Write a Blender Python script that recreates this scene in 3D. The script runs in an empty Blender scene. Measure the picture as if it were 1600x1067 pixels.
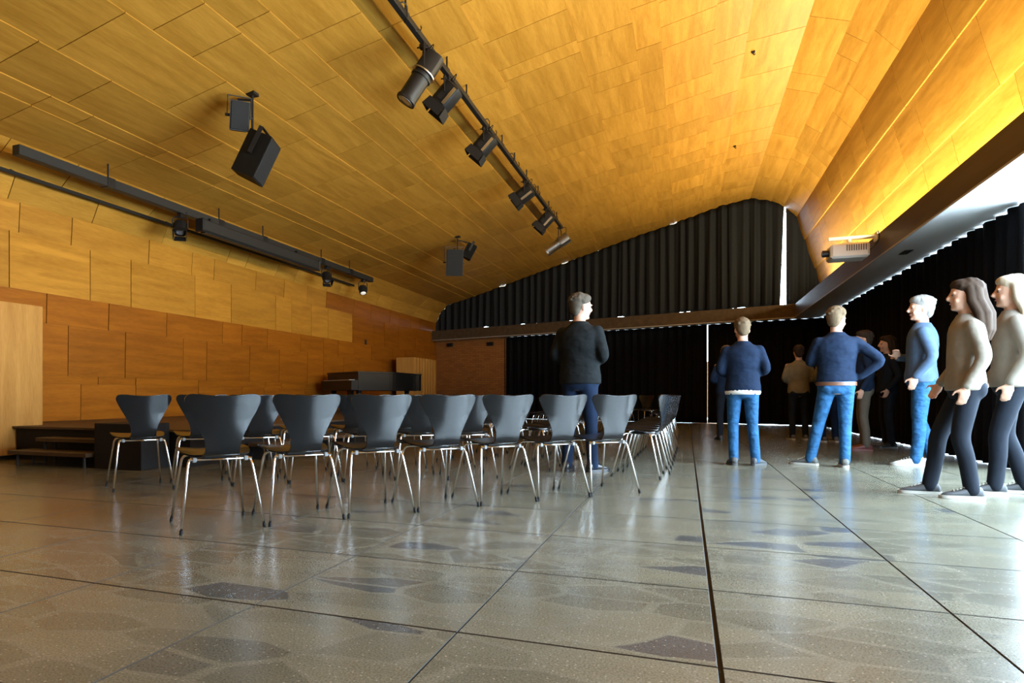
import bpy, math, random
from mathutils import Vector, Matrix

R = math.radians
C = bpy.context.scene.collection
S = bpy.context.scene
CAM_H = 0.79
YAW = R(21.28)

# ------------------------------------------------------------------ camera, world, lights, exposure
cd = bpy.data.cameras.new('camera')
cam = bpy.data.objects.new('camera', cd)
C.objects.link(cam)
cd.sensor_width = 36.0
cd.lens = 1045.0 / 1600.0 * 36.0
cd.shift_x = 135.0 / 1600.0
cd.shift_y = 84.5 / 1600.0
cd.clip_start = 0.05
cam.location = (0, 0, CAM_H)
cam.rotation_euler = (R(90), 0, YAW)
S.camera = cam

S.view_settings.view_transform = 'Standard'
S.view_settings.look = 'None'
S.view_settings.gamma = 1.0
S.view_settings.use_curve_mapping = False
S.view_settings.exposure = 0.0

w = bpy.data.worlds.new('overcast_sky')
S.world = w
w.use_nodes = True
bg = w.node_tree.nodes['Background']
bg.inputs['Color'].default_value = (0.66, 0.84, 1.0, 1)
bg.inputs['Strength'].default_value = 15.0


def area(name, loc, rot, sx, sy, power, col, spread=180):
    l = bpy.data.lights.new(name, 'AREA')
    l.shape = 'RECTANGLE'
    l.size = sx
    l.size_y = sy
    l.energy = power
    l.color = col
    l.spread = R(spread)
    o = bpy.data.objects.new(name, l)
    C.objects.link(o)
    o.location = loc
    o.rotation_euler = rot
    return o


# daylight through the uncurtained window wall (out of frame on the window side), and a fill light added before the windowless rear wall
area('window_daylight', (3.95, 5.55, 1.75), (0, R(60), 0), 2.4, 6.2, 1900, (0.62, 0.83, 1.0))
area('rear_fill', (-2.5, -4.05, 2.3), (R(90), 0, 0), 9.0, 3.0, 40, (0.86, 0.93, 1.0))
# warm tube lamps lying on top of the window beam, shining up onto the shell
area('beam_uplight', (2.96, 4.7, 3.23), (R(180), R(-36), 0), 0.12, 17.4, 1320, (1.0, 0.86, 0.53))
area('beam_uplight_far', (2.96, 15.9, 3.23), (R(180), R(-36), 0), 0.12, 5.0, 370, (1.0, 0.86, 0.53))

# ------------------------------------------------------------------ helpers


class MB:
    """collects geometry for one mesh"""

    def __init__(s):
        s.v = []
        s.f = []
        s.m = []
        s.t = []

    def add(s, vs, fs, mi=0, tone=0.5):
        o = len(s.v)
        s.v += [tuple(p) for p in vs]
        for f in fs:
            s.f.append([i + o for i in f])
            s.m.append(mi)
            s.t.append(tone)
        return s

    def box(s, x0, x1, y0, y1, z0, z1, mi=0, tone=0.5, M=None, bev=0.0):
        if bev > 0:
            b = min(bev, (x1 - x0) * .45, (y1 - y0) * .45, (z1 - z0) * .45)
            vs = []
            for (X, sx) in ((x0, 1), (x1, -1)):
                for (Y, sy) in ((y0, 1), (y1, -1)):
                    for (Z, sz) in ((z0, 1), (z1, -1)):
                        vs += [(X, Y + sy * b, Z + sz * b), (X + sx * b, Y, Z + sz * b), (X + sx * b, Y + sy * b, Z)]
            if M:
                vs = [M @ Vector(p) for p in vs]

            def i(a, bb, c, k):
                return ((a * 2 + bb) * 2 + c) * 3 + k
            fs = []
            for a in (0, 1):
                q = [i(a, 0, 0, 0), i(a, 1, 0, 0), i(a, 1, 1, 0), i(a, 0, 1, 0)]
                fs.append(q if a else q[::-1])
                q = [i(0, a, 0, 1), i(1, a, 0, 1), i(1, a, 1, 1), i(0, a, 1, 1)]
                fs.append(q[::-1] if a else q)
                q = [i(0, 0, a, 2), i(1, 0, a, 2), i(1, 1, a, 2), i(0, 1, a, 2)]
                fs.append(q if a else q[::-1])
            for a in (0, 1):
                for bb in (0, 1):
                    fs.append([i(a, bb, 0, 0), i(a, bb, 0, 1), i(a, bb, 1, 1), i(a, bb, 1, 0)])
                    fs.append([i(a, 0, bb, 0), i(a, 0, bb, 2), i(a, 1, bb, 2), i(a, 1, bb, 0)])
                    fs.append([i(0, a, bb, 1), i(0, a, bb, 2), i(1, a, bb, 2), i(1, a, bb, 1)])
                    for c in (0, 1):
                        fs.append([i(a, bb, c, 0), i(a, bb, c, 1), i(a, bb, c, 2)])
            return s.add(vs, fs, mi, tone)
        vs = [(x, y, z) for x in (x0, x1) for y in (y0, y1) for z in (z0, z1)]
        if M:
            vs = [M @ Vector(p) for p in vs]
        return s.add(vs, [(0, 1, 3, 2), (4, 6, 7, 5), (0, 4, 5, 1), (2, 3, 7, 6), (0, 2, 6, 4), (1, 5, 7, 3)], mi, tone)

    def prism(s, poly, z0, z1, mi=0, tone=0.5):
        n = len(poly)
        vs = [(x, y, z0) for x, y in poly] + [(x, y, z1) for x, y in poly]
        fs = [list(range(n))[::-1], list(range(n, 2 * n))] + [(i, (i + 1) % n, n + (i + 1) % n, n + i) for i in range(n)]
        return s.add(vs, fs, mi, tone)

    def tube(s, pts, r, n=10, mi=0, cap=True, tone=0.5):
        pts = [Vector(p) for p in pts]
        rr = r if isinstance(r, (list, tuple)) else [r] * len(pts)
        vs = []
        ref = None
        for i, p in enumerate(pts):
            d = (pts[min(i + 1, len(pts) - 1)] - pts[max(i - 1, 0)]).normalized()
            if ref is None:
                ref = Vector((0, 0, 1)) if abs(d.z) < .9 else Vector((1, 0, 0))
            a = (ref - d * ref.dot(d)).normalized()
            ref = a
            b = d.cross(a)
            for k in range(n):
                t = 2 * math.pi * k / n
                vs.append(p + (a * math.cos(t) + b * math.sin(t)) * rr[i])
        fs = []
        for i in range(len(pts) - 1):
            for k in range(n):
                k2 = (k + 1) % n
                fs.append((i * n + k, i * n + k2, (i + 1) * n + k2, (i + 1) * n + k))
        if cap:
            fs.append(list(range(n))[::-1])
            fs.append([(len(pts) - 1) * n + k for k in range(n)])
        return s.add(vs, fs, mi, tone)

    def rings(s, rings, mi=0, cap=True, tone=0.5):
        n = len(rings[0])
        vs = [p for r_ in rings for p in r_]
        fs = []
        for i in range(len(rings) - 1):
            for k in range(n):
                k2 = (k + 1) % n
                fs.append((i * n + k, i * n + k2, (i + 1) * n + k2, (i + 1) * n + k))
        if cap:
            fs.append(list(range(n))[::-1])
            fs.append([(len(rings) - 1) * n + k for k in range(n)])
        return s.add(vs, fs, mi, tone)

    def ell(s, c, r, n=14, m=9, M=None, mi=0):
        rg = []
        for j in range(1, m):
            a = math.pi * j / m
            rg.append([(c[0] + r[0] * math.sin(a) * math.cos(2 * math.pi * k / n), c[1] + r[1] * math.sin(a) * math.sin(2 * math.pi * k / n), c[2] - r[2] * math.cos(a)) for k in range(n)])
        if M:
            rg = [[M @ Vector(p) for p in q] for q in rg]
        return s.rings(rg, mi)

    def mesh(s, name, mats, smooth=False):
        me = bpy.data.meshes.new(name)
        me.from_pydata(s.v, [], s.f)
        for m in mats:
            me.materials.append(m)
        me.polygons.foreach_set('material_index', s.m)
        if smooth:
            me.polygons.foreach_set('use_smooth', [True] * len(s.f))
        at = me.attributes.new('tone', 'FLOAT', 'FACE')
        at.data.foreach_set('value', s.t)
        me.update()
        return me

    def build(s, name, mats, parent=None, smooth=False, angle=None):
        if not isinstance(mats, (list, tuple)):
            mats = [mats]
        me = s.mesh(name, mats, smooth or angle is not None)
        if angle is not None:
            sharp(me, angle)
        return link(name, me, parent)


def sharp(me, deg):
    me.set_sharp_from_angle(angle=R(deg))


def link(name, me, parent=None):
    o = bpy.data.objects.new(name, me)
    C.objects.link(o)
    if parent is not None:
        o.parent = parent
    return o


def tag(o, label, cat, group=None):
    o['label'] = label
    o['category'] = cat
    if group:
        o['group'] = group
    return o


def thing(name, label, cat, loc=(0, 0, 0), rotz=0.0, group=None, rot=None):
    o = bpy.data.objects.new(name, None)
    o.empty_display_size = 0.1
    C.objects.link(o)
    o.location = loc
    o.rotation_euler = rot if rot else (0, 0, rotz)
    return tag(o, label, cat, group)


def struct(name, mb, mats, **k):
    o = mb.build(name, mats, **k)
    o['kind'] = 'structure'
    return o


def dup(root, loc, rotz, label, group=None):
    r = root.copy()
    C.objects.link(r)
    r.location = loc
    r.rotation_euler = (0, 0, rotz)
    r['label'] = label
    if group:
        r['group'] = group
    for ch in list(root.children):
        c = ch.copy()
        C.objects.link(c)
        c.parent = r
        for g in list(ch.children):
            d = g.copy()
            C.objects.link(d)
            d.parent = c
    return r


# ------------------------------------------------------------------ materials


def mat(name, col, rough=0.5, metal=0.0, spec=0.5, noise=0.0, nscale=20.0, bump=0.0, bscale=200.0, bdist=0.002, stretch=(1, 1, 1), coat=0.0, emit=None, sheen=0.0):
    m = bpy.data.materials.new(name)
    m.use_nodes = True
    nt = m.node_tree
    b = nt.nodes['Principled BSDF']
    b.inputs['Base Color'].default_value = (*col, 1)
    b.inputs['Roughness'].default_value = rough
    b.inputs['Metallic'].default_value = metal
    b.inputs['Specular IOR Level'].default_value = spec
    b.inputs['Coat Weight'].default_value = coat
    b.inputs['Sheen Weight'].default_value = sheen
    if emit:
        b.inputs['Emission Color'].default_value = (*emit[0], 1)
        b.inputs['Emission Strength'].default_value = emit[1]
    if noise or bump:
        tc = nt.nodes.new('ShaderNodeTexCoord')
        mp = nt.nodes.new('ShaderNodeMapping')
        mp.inputs['Scale'].default_value = stretch
        nt.links.new(tc.outputs['Object'], mp.inputs['Vector'])
    if noise:
        n = nt.nodes.new('ShaderNodeTexNoise')
        n.inputs['Scale'].default_value = nscale
        n.inputs['Detail'].default_value = 5
        nt.links.new(mp.outputs[0], n.inputs['Vector'])
        r_ = nt.nodes.new('ShaderNodeMapRange')
        r_.inputs['From Min'].default_value = 0.25
        r_.inputs['From Max'].default_value = 0.75
        r_.inputs['To Min'].default_value = 1 - noise
        r_.inputs['To Max'].default_value = 1 + noise
        nt.links.new(n.outputs['Fac'], r_.inputs['Value'])
        mx = nt.nodes.new('ShaderNodeVectorMath')
        mx.operation = 'SCALE'
        mx.inputs[0].default_value = col
        nt.links.new(r_.outputs[0], mx.inputs['Scale'])
        nt.links.new(mx.outputs[0], b.inputs['Base Color'])
    if bump:
        n2 = nt.nodes.new('ShaderNodeTexNoise')
        n2.inputs['Scale'].default_value = bscale
        nt.links.new(mp.outputs[0], n2.inputs['Vector'])
        bp = nt.nodes.new('ShaderNodeBump')
        bp.inputs['Strength'].default_value = bump
        bp.inputs['Distance'].default_value = bdist
        nt.links.new(n2.outputs['Fac'], bp.inputs['Height'])
        nt.links.new(bp.outputs[0], b.inputs['Normal'])
    return m


def wood(name, dark, light, rough=0.42, along='Y', contrast=0.55, scale=1.0, tonevar=0.12, spec=0.14):
    """veneer: fine grain stretched along one axis, broad figure bands, a tone per panel (face attribute)"""
    m = bpy.data.materials.new(name)
    m.use_nodes = True
    nt = m.node_tree
    N = nt.nodes.new
    L = nt.links.new
    b = nt.nodes['Principled BSDF']
    b.inputs['Roughness'].default_value = rough
    b.inputs['Specular IOR Level'].default_value = spec
    tc = N('ShaderNodeTexCoord')
    at = N('ShaderNodeAttribute')
    at.attribute_name = 'tone'
    off = N('ShaderNodeVectorMath')
    off.operation = 'SCALE'
    off.inputs[0].default_value = (31.0, 17.0, 43.0)
    L(at.outputs['Fac'], off.inputs['Scale'])
    ad = N('ShaderNodeVectorMath')
    L(tc.outputs['Object'], ad.inputs[0])
    L(off.outputs[0], ad.inputs[1])
    mp = N('ShaderNodeMapping')
    sl, sx = 0.9 * scale, 9.0 * scale
    mp.inputs['Scale'].default_value = {'X': (sl, sx, sx), 'Y': (sx, sl, sx), 'Z': (sx, sx, sl)}[along]
    L(ad.outputs[0], mp.inputs['Vector'])
    n1 = N('ShaderNodeTexNoise')
    n1.inputs['Scale'].default_value = 1.0
    n1.inputs['Detail'].default_value = 3
    n1.inputs['Distortion'].default_value = 0.6
    L(mp.outputs[0], n1.inputs['Vector'])
    n2 = N('ShaderNodeTexNoise')
    n2.inputs['Scale'].default_value = 9.0
    n2.inputs['Detail'].default_value = 6
    L(mp.outputs[0], n2.inputs['Vector'])
    a1 = N('ShaderNodeMath')
    a1.operation = 'MULTIPLY_ADD'
    L(n2.outputs['Fac'], a1.inputs[0])
    a1.inputs[1].default_value = 0.55
    L(n1.outputs['Fac'], a1.inputs[2])
    mr = N('ShaderNodeMapRange')
    mr.inputs['From Min'].default_value = 0.775 - 0.5 * (1.05 - contrast)
    mr.inputs['From Max'].default_value = 0.775 + 0.5 * (1.05 - contrast)
    L(a1.outputs[0], mr.inputs['Value'])
    mx = N('ShaderNodeMix')
    mx.data_type = 'RGBA'
    mx.inputs['A'].default_value = (*dark, 1)
    mx.inputs['B'].default_value = (*light, 1)
    L(mr.outputs[0], mx.inputs['Factor'])
    tr = N('ShaderNodeMapRange')
    tr.inputs['To Min'].default_value = 1 - tonevar
    tr.inputs['To Max'].default_value = 1 + tonevar * .6
    L(at.outputs['Fac'], tr.inputs['Value'])
    sc = N('ShaderNodeVectorMath')
    sc.operation = 'SCALE'
    L(mx.outputs['Result'], sc.inputs[0])
    L(tr.outputs[0], sc.inputs['Scale'])
    L(sc.outputs[0], b.inputs['Base Color'])
    rr = N('ShaderNodeMapRange')
    rr.inputs['To Min'].default_value = rough - .05
    rr.inputs['To Max'].default_value = rough + .09
    L(n2.outputs['Fac'], rr.inputs['Value'])
    L(rr.outputs[0], b.inputs['Roughness'])
    return m


def floor_mat():
    """polished concrete-and-stone slabs: stone fragments in a sandy matrix, speckled, satin"""
    m = bpy.data.materials.new('stone_aggregate_floor')
    m.use_nodes = True
    nt = m.node_tree
    N = nt.nodes.new
    L = nt.links.new
    b = nt.nodes['Principled BSDF']
    tc = N('ShaderNodeTexCoord')
    at = N('ShaderNodeAttribute')
    at.attribute_name = 'tone'
    off = N('ShaderNodeVectorMath')
    off.operation = 'SCALE'
    off.inputs[0].default_value = (37.0, 19.0, 0.0)
    L(at.outputs['Fac'], off.inputs['Scale'])
    ad = N('ShaderNodeVectorMath')
    L(tc.outputs['Object'], ad.inputs[0])
    L(off.outputs[0], ad.inputs[1])
    wn = N('ShaderNodeTexNoise')
    wn.inputs['Scale'].default_value = 2.6
    wn.inputs['Detail'].default_value = 0.6
    L(ad.outputs[0], wn.inputs['Vector'])
    ws = N('ShaderNodeVectorMath')
    ws.operation = 'MULTIPLY_ADD'
    L(wn.outputs['Color'], ws.inputs[0])
    ws.inputs[1].default_value = (0.16, 0.10, 0)
    L(ad.outputs[0], ws.inputs[2])
    mp = N('ShaderNodeMapping')
    mp.inputs['Scale'].default_value = (2.6, 5.4, 1)
    mp.inputs['Rotation'].default_value = (0, 0, 0.10)
    L(ws.outputs[0], mp.inputs['Vector'])
    vo = N('ShaderNodeTexVoronoi')
    vo.voronoi_dimensions = '2D'
    vo.inputs['Scale'].default_value = 1.0
    vo.inputs['Randomness'].default_value = 0.95
    L(mp.outputs[0], vo.inputs['Vector'])
    ve = N('ShaderNodeTexVoronoi')
    ve.voronoi_dimensions = '2D'
    ve.feature = 'DISTANCE_TO_EDGE'
    ve.inputs['Scale'].default_value = 1.0
    ve.inputs['Randomness'].default_value = 0.95
    L(mp.outputs[0], ve.inputs['Vector'])
    sp = N('ShaderNodeSeparateColor')
    L(vo.outputs['Color'], sp.inputs[0])
    cr = N('ShaderNodeValToRGB')
    e = cr.color_ramp.elements
    e[0].position = 0.0
    e[0].color = (0.055, 0.059, 0.059, 1)
    e[1].position = 1.0
    e[1].color = (0.139, 0.131, 0.094, 1)
    for p_, c_ in ((0.045, (0.065, 0.067, 0.063)), (0.075, (0.098, 0.096, 0.073)), (0.35, (0.108, 0.105, 0.078)), (0.7, (0.125, 0.119, 0.087))):
        x = cr.color_ramp.elements.new(p_)
        x.color = (*c_, 1)
    L(sp.outputs[0], cr.inputs['Fac'])
    ed = N('ShaderNodeMapRange')
    ed.inputs['From Min'].default_value = 0.04
    ed.inputs['From Max'].default_value = 0.075
    L(ve.outputs['Distance'], ed.inputs['Value'])
    ma = N('ShaderNodeMix')
    ma.data_type = 'RGBA'
    ma.inputs['A'].default_value = (0.134, 0.129, 0.098, 1)
    L(cr.outputs['Color'], ma.inputs['B'])
    L(ed.outputs[0], ma.inputs['Factor'])
    # speckle and wear
    n1 = N('ShaderNodeTexNoise')
    n1.inputs['Scale'].default_value = 150
    n1.inputs['Detail'].default_value = 3
    L(tc.outputs['Object'], n1.inputs['Vector'])
    n2 = N('ShaderNodeTexNoise')
    n2.inputs['Scale'].default_value = 2.0
    n2.inputs['Detail'].default_value = 2
    mp2 = N('ShaderNodeMapping')
    mp2.inputs['Scale'].default_value = (1, 3, 1)
    L(ad.outputs[0], mp2.inputs['Vector'])
    L(mp2.outputs[0], n2.inputs['Vector'])
    s1 = N('ShaderNodeMapRange')
    s1.inputs['From Min'].default_value = 0.3
    s1.inputs['From Max'].default_value = 0.7
    s1.inputs['To Min'].default_value = 0.60
    s1.inputs['To Max'].default_value = 1.40
    L(n1.outputs['Fac'], s1.inputs['Value'])
    s2 = N('ShaderNodeMapRange')
    s2.inputs['From Min'].default_value = 0.3
    s2.inputs['From Max'].default_value = 0.7
    s2.inputs['To Min'].default_value = 0.93
    s2.inputs['To Max'].default_value = 1.07
    L(n2.outputs['Fac'], s2.inputs['Value'])
    mu = N('ShaderNodeMath')
    mu.operation = 'MULTIPLY'
    L(s1.outputs[0], mu.inputs[0])
    L(s2.outputs[0], mu.inputs[1])
    sc = N('ShaderNodeVectorMath')
    sc.operation = 'SCALE'
    L(ma.outputs['Result'], sc.inputs[0])
    L(mu.outputs[0], sc.inputs['Scale'])
    # pale grains
    vg = N('ShaderNodeTexVoronoi')
    vg.voronoi_dimensions = '2D'
    vg.inputs['Scale'].default_value = 34
    L(tc.outputs['Object'], vg.inputs['Vector'])
    gm = N('ShaderNodeMapRange')
    gm.inputs['From Min'].default_value = 0.13
    gm.inputs['From Max'].default_value = 0.07
    L(vg.outputs['Distance'], gm.inputs['Value'])
    gs = N('ShaderNodeSeparateColor')
    L(vg.outputs['Color'], gs.inputs[0])
    gt = N('ShaderNodeMath')
    gt.operation = 'GREATER_THAN'
    gt.inputs[1].default_value = 0.72
    L(gs.outputs[0], gt.inputs[0])
    gx = N('ShaderNodeMath')
    gx.operation = 'MULTIPLY'
    L(gm.outputs[0], gx.inputs[0])
    L(gt.outputs[0], gx.inputs[1])
    gx2 = N('ShaderNodeMath')
    gx2.operation = 'MULTIPLY'
    gx2.inputs[1].default_value = 0.55
    L(gx.outputs[0], gx2.inputs[0])
    mg = N('ShaderNodeMix')
    mg.data_type = 'RGBA'
    mg.inputs['B'].default_value = (0.36, 0.33, 0.26, 1)
    L(sc.outputs[0], mg.inputs['A'])
    L(gx2.outputs[0], mg.inputs['Factor'])
    L(mg.outputs['Result'], b.inputs['Base Color'])
    rg = N('ShaderNodeMapRange')
    rg.inputs['From Min'].default_value = 0.3
    rg.inputs['From Max'].default_value = 0.7
    rg.inputs['To Min'].default_value = 0.20
    rg.inputs['To Max'].default_value = 0.25
    L(n2.outputs['Fac'], rg.inputs['Value'])
    L(rg.outputs[0], b.inputs['Roughness'])
    b.inputs['Specular IOR Level'].default_value = 0.5
    bp = N('ShaderNodeBump')
    bp.inputs['Strength'].default_value = 0.02
    bp.inputs['Distance'].default_value = 0.002
    L(n1.outputs['Fac'], bp.inputs['Height'])
    L(bp.outputs[0], b.inputs['Normal'])
    return m


def brick_mat():
    m = bpy.data.materials.new('orange_brick')
    m.use_nodes = True
    nt = m.node_tree
    b = nt.nodes['Principled BSDF']
    b.inputs['Roughness'].default_value = 0.8
    tc = nt.nodes.new('ShaderNodeTexCoord')
    mp = nt.nodes.new('ShaderNodeMapping')
    mp.inputs['Rotation'].default_value = (R(-90), 0, 0)
    nt.links.new(tc.outputs['Object'], mp.inputs['Vector'])
    br = nt.nodes.new('ShaderNodeTexBrick')
    br.inputs['Color1'].default_value = (0.37, 0.135, 0.022, 1)
    br.inputs['Color2'].default_value = (0.27, 0.092, 0.014, 1)
    br.inputs['Mortar'].default_value = (0.16, 0.075, 0.025, 1)
    br.inputs['Scale'].default_value = 1.0
    br.inputs['Brick Width'].default_value = 0.24
    br.inputs['Row Height'].default_value = 0.066
    br.inputs['Mortar Size'].default_value = 0.007
    nt.links.new(mp.outputs[0], br.inputs['Vector'])
    nt.links.new(br.outputs['Color'], b.inputs['Base Color'])
    return m


def glass_mat():
    m = bpy.data.materials.new('window_glass')
    m.use_nodes = True
    nt = m.node_tree
    nt.nodes.remove(nt.nodes['Principled BSDF'])
    out = nt.nodes['Material Output']
    t = nt.nodes.new('ShaderNodeBsdfTransparent')
    g = nt.nodes.new('ShaderNodeBsdfGlossy')
    g.inputs['Roughness'].default_value = 0.02
    f = nt.nodes.new('ShaderNodeFresnel')
    f.inputs['IOR'].default_value = 1.45
    mx = nt.nodes.new('ShaderNodeMixShader')
    ge = nt.nodes.new('ShaderNodeNewGeometry')
    mm = nt.nodes.new('ShaderNodeMath')
    mm.operation = 'SUBTRACT'
    mm.use_clamp = True
    nt.links.new(f.outputs[0], mm.inputs[0])
    nt.links.new(ge.outputs['Backfacing'], mm.inputs[1])
    nt.links.new(mm.outputs[0], mx.inputs[0])
    nt.links.new(t.outputs[0], mx.inputs[1])
    nt.links.new(g.outputs[0], mx.inputs[2])
    nt.links.new(mx.outputs[0], out.inputs[0])
    return m


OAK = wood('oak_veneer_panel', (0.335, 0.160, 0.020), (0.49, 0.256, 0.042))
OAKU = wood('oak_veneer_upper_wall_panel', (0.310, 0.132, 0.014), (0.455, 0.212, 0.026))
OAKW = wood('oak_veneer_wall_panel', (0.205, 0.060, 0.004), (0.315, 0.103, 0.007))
OAKC = wood('oak_cabinet_veneer', (0.33, 0.15, 0.032), (0.46, 0.235, 0.058), along='Z', tonevar=0.0)
DARKWOOD = wood('dark_brown_beam_veneer', (0.062, 0.040, 0.024), (0.098, 0.066, 0.040), tonevar=0.0)
STAGEWOOD = wood('dark_stage_boards', (0.050, 0.030, 0.016), (0.078, 0.048, 0.026), rough=0.45, spec=0.25, along='X', tonevar=0.15)
SOFFIT = mat('pale_grey_soffit_paint', (0.50, 0.50, 0.49), 0.6)
VOID = mat('dark_gap', (0.01, 0.008, 0.006), 0.9)
PLASTER = mat('plaster', (0.20, 0.175, 0.14), 0.8)
STONE = floor_mat()
JOINT = mat('dark_floor_joint', (0.030, 0.028, 0.023), 0.9)
GROUND = mat('pale_outdoor_paving', (0.55, 0.55, 0.53), 0.9, noise=0.1, nscale=6)
BRICK = brick_mat()
GLASS = glass_mat()
ALU = mat('grey_window_frame', (0.22, 0.23, 0.24), 0.4, 0.6)
CURT = mat('black_molton_curtain', (0.017, 0.019, 0.0225), 0.75, noise=0.12, nscale=40, spec=0.12)
CURT2 = mat('black_velvet_curtain', (0.0045, 0.0047, 0.006), 0.9, noise=0.15, nscale=40, spec=0.12)
PLY = mat('black_stained_ash', (0.0075, 0.0080, 0.0088), 0.20, noise=0.30, nscale=14, stretch=(30, 4, 1.2), spec=0.42)
CHROME = mat('polished_chrome', (0.80, 0.80, 0.80), 0.13, 1.0)
RUBBER = mat('black_rubber', (0.010, 0.010, 0.010), 0.7, spec=0.15)
CLIP = mat('grey_link_plastic', (0.13, 0.135, 0.14), 0.45)
BLACKM = mat('black_painted_metal', (0.009, 0.009, 0.010), 0.45, spec=0.3)
GREYM = mat('dark_grey_painted_metal', (0.020, 0.020, 0.020), 0.5, spec=0.3)
STEEL = mat('bare_steel', (0.55, 0.55, 0.56), 0.3, 1.0)
STAGEBLK = mat('black_stage_paint', (0.009, 0.0085, 0.0085), 0.6, spec=0.2, noise=0.2, nscale=5)
SPK = mat('charcoal_speaker_housing', (0.018, 0.019, 0.021), 0.6, spec=0.25, noise=0.1, nscale=60)
SPKB = mat('black_speaker_housing', (0.006, 0.006, 0.006), 0.6, spec=0.2)
GRILLE = mat('dark_speaker_grille', (0.014, 0.015, 0.017), 0.7, spec=0.2, bump=0.6, bscale=600)
LENS = mat('lamp_lens', (0.35, 0.37, 0.4), 0.08, 0.6)
CREAM = mat('off_white_plastic', (0.68, 0.66, 0.60), 0.45)
PIANO = mat('black_piano_lacquer', (0.006, 0.006, 0.006), 0.35)

# ------------------------------------------------------------------ the room: profile of the wooden shell, extruded along Y
PROF = [(-8.74, 0.41), (-8.74, 0.967), (-8.74, 1.087), (-8.735, 1.848), (-8.73, 2.284), (-8.73, 3.077),
        (-8.783, 3.561), (-8.566, 3.824), (-8.191, 4.139), (-7.361, 4.298), (-7.035, 4.359), (-6.327, 4.517), (-5.37, 4.737),
        (-4.682, 4.895), (-4.238, 4.997), (-3.456, 5.167), (-2.485, 5.39), (-1.391, 5.642), (-0.669, 5.78), (-0.325, 5.85),
        (0.383, 6.016), (0.842, 6.12), (1.635, 6.211), (2.148, 6.045), (2.429, 5.847), (2.728, 5.519), (2.906, 4.881),
        (3.14, 4.10), (3.33, 3.40), (3.40, 3.08)]
PROF[5] = (-8.74, 3.077)
PROF[6] = (-8.72, 3.50)
# joints seen in each course (y of the joint), by index of the course's first profile point
JOINTS = {0: [7.71, 8.82, 10.39], 1: [8.82, 10.39, 12.6], 2: [7.48, 8.59, 9.97, 10.63, 12.01, 13.13, 14.36], 3: [7.11, 8.24, 9.54, 11.1, 11.73, 12.65, 14.04],
          4: [7.88, 8.71, 10.29, 11.38, 12.98, 13.64, 14.54, 15.38, 16.75], 5: [6.68, 7.54, 9.11, 10.2, 10.84, 12.22, 13.32, 14.33],
          6: [6.5, 7.9, 9.4, 11.2], 7: [6.15, 7.2, 8.9, 10.9], 8: [5.79, 6.93, 7.6], 9: [5.79, 6.4, 7.71, 8.31], 10: [6.01, 7.46], 11: [5.28, 6.9, 8.83, 10.47], 12: [6.28, 8.22, 9.7], 13: [7.75, 8.93, 10.58],
          14: [6.83, 7.42, 10.26, 11.73], 15: [8.24, 9.71, 10.68], 16: [9.22, 9.56], 17: [9.32, 10.38], 18: [10.11, 10.9], 19: [10.36, 11.73, 12.4],
          20: [10.83, 11.47], 21: [11.14, 12.39, 13.9, 15.03, 15.75], 22: [10.88, 12.65, 13.29, 15.43], 23: [11.84, 12.91, 14.74], 24: [10.87, 12.54, 13.72],
          25: [10.14, 11.29, 13.2, 14.0], 26: [8.85, 11.0, 11.94, 13.28, 14.49], 27: [8.58, 10.33, 11.46, 13.65], 28: []}
Y0 = -4.3


def back_y(x, off):  # the back beam runs askew: inner face through (-8.69, 23.03) and (2.6, 19.6)
    return 23.03 - 0.3038 * (x + 8.69) + off / 0.957


def course_joints(i, rng, yend):
    js = sorted(JOINTS.get(i, []))
    ys = list(js)
    opts = [0.62, 0.78, 0.95, 1.1, 1.35, 1.55]
    lo = js[0] if js else rng.uniform(6, 7)
    if not js:
        ys.append(lo)
    y = lo
    while y > Y0:
        y -= rng.choice(opts)
        ys.append(y)
    y = js[-1] if js else lo
    while y < yend - 0.5:
        y += rng.choice(opts)
        if y < yend - 0.4:
            ys.append(y)
    ys = sorted(v for v in ys if v > Y0 + .1)
    return [Y0] + ys + [yend]


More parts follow.
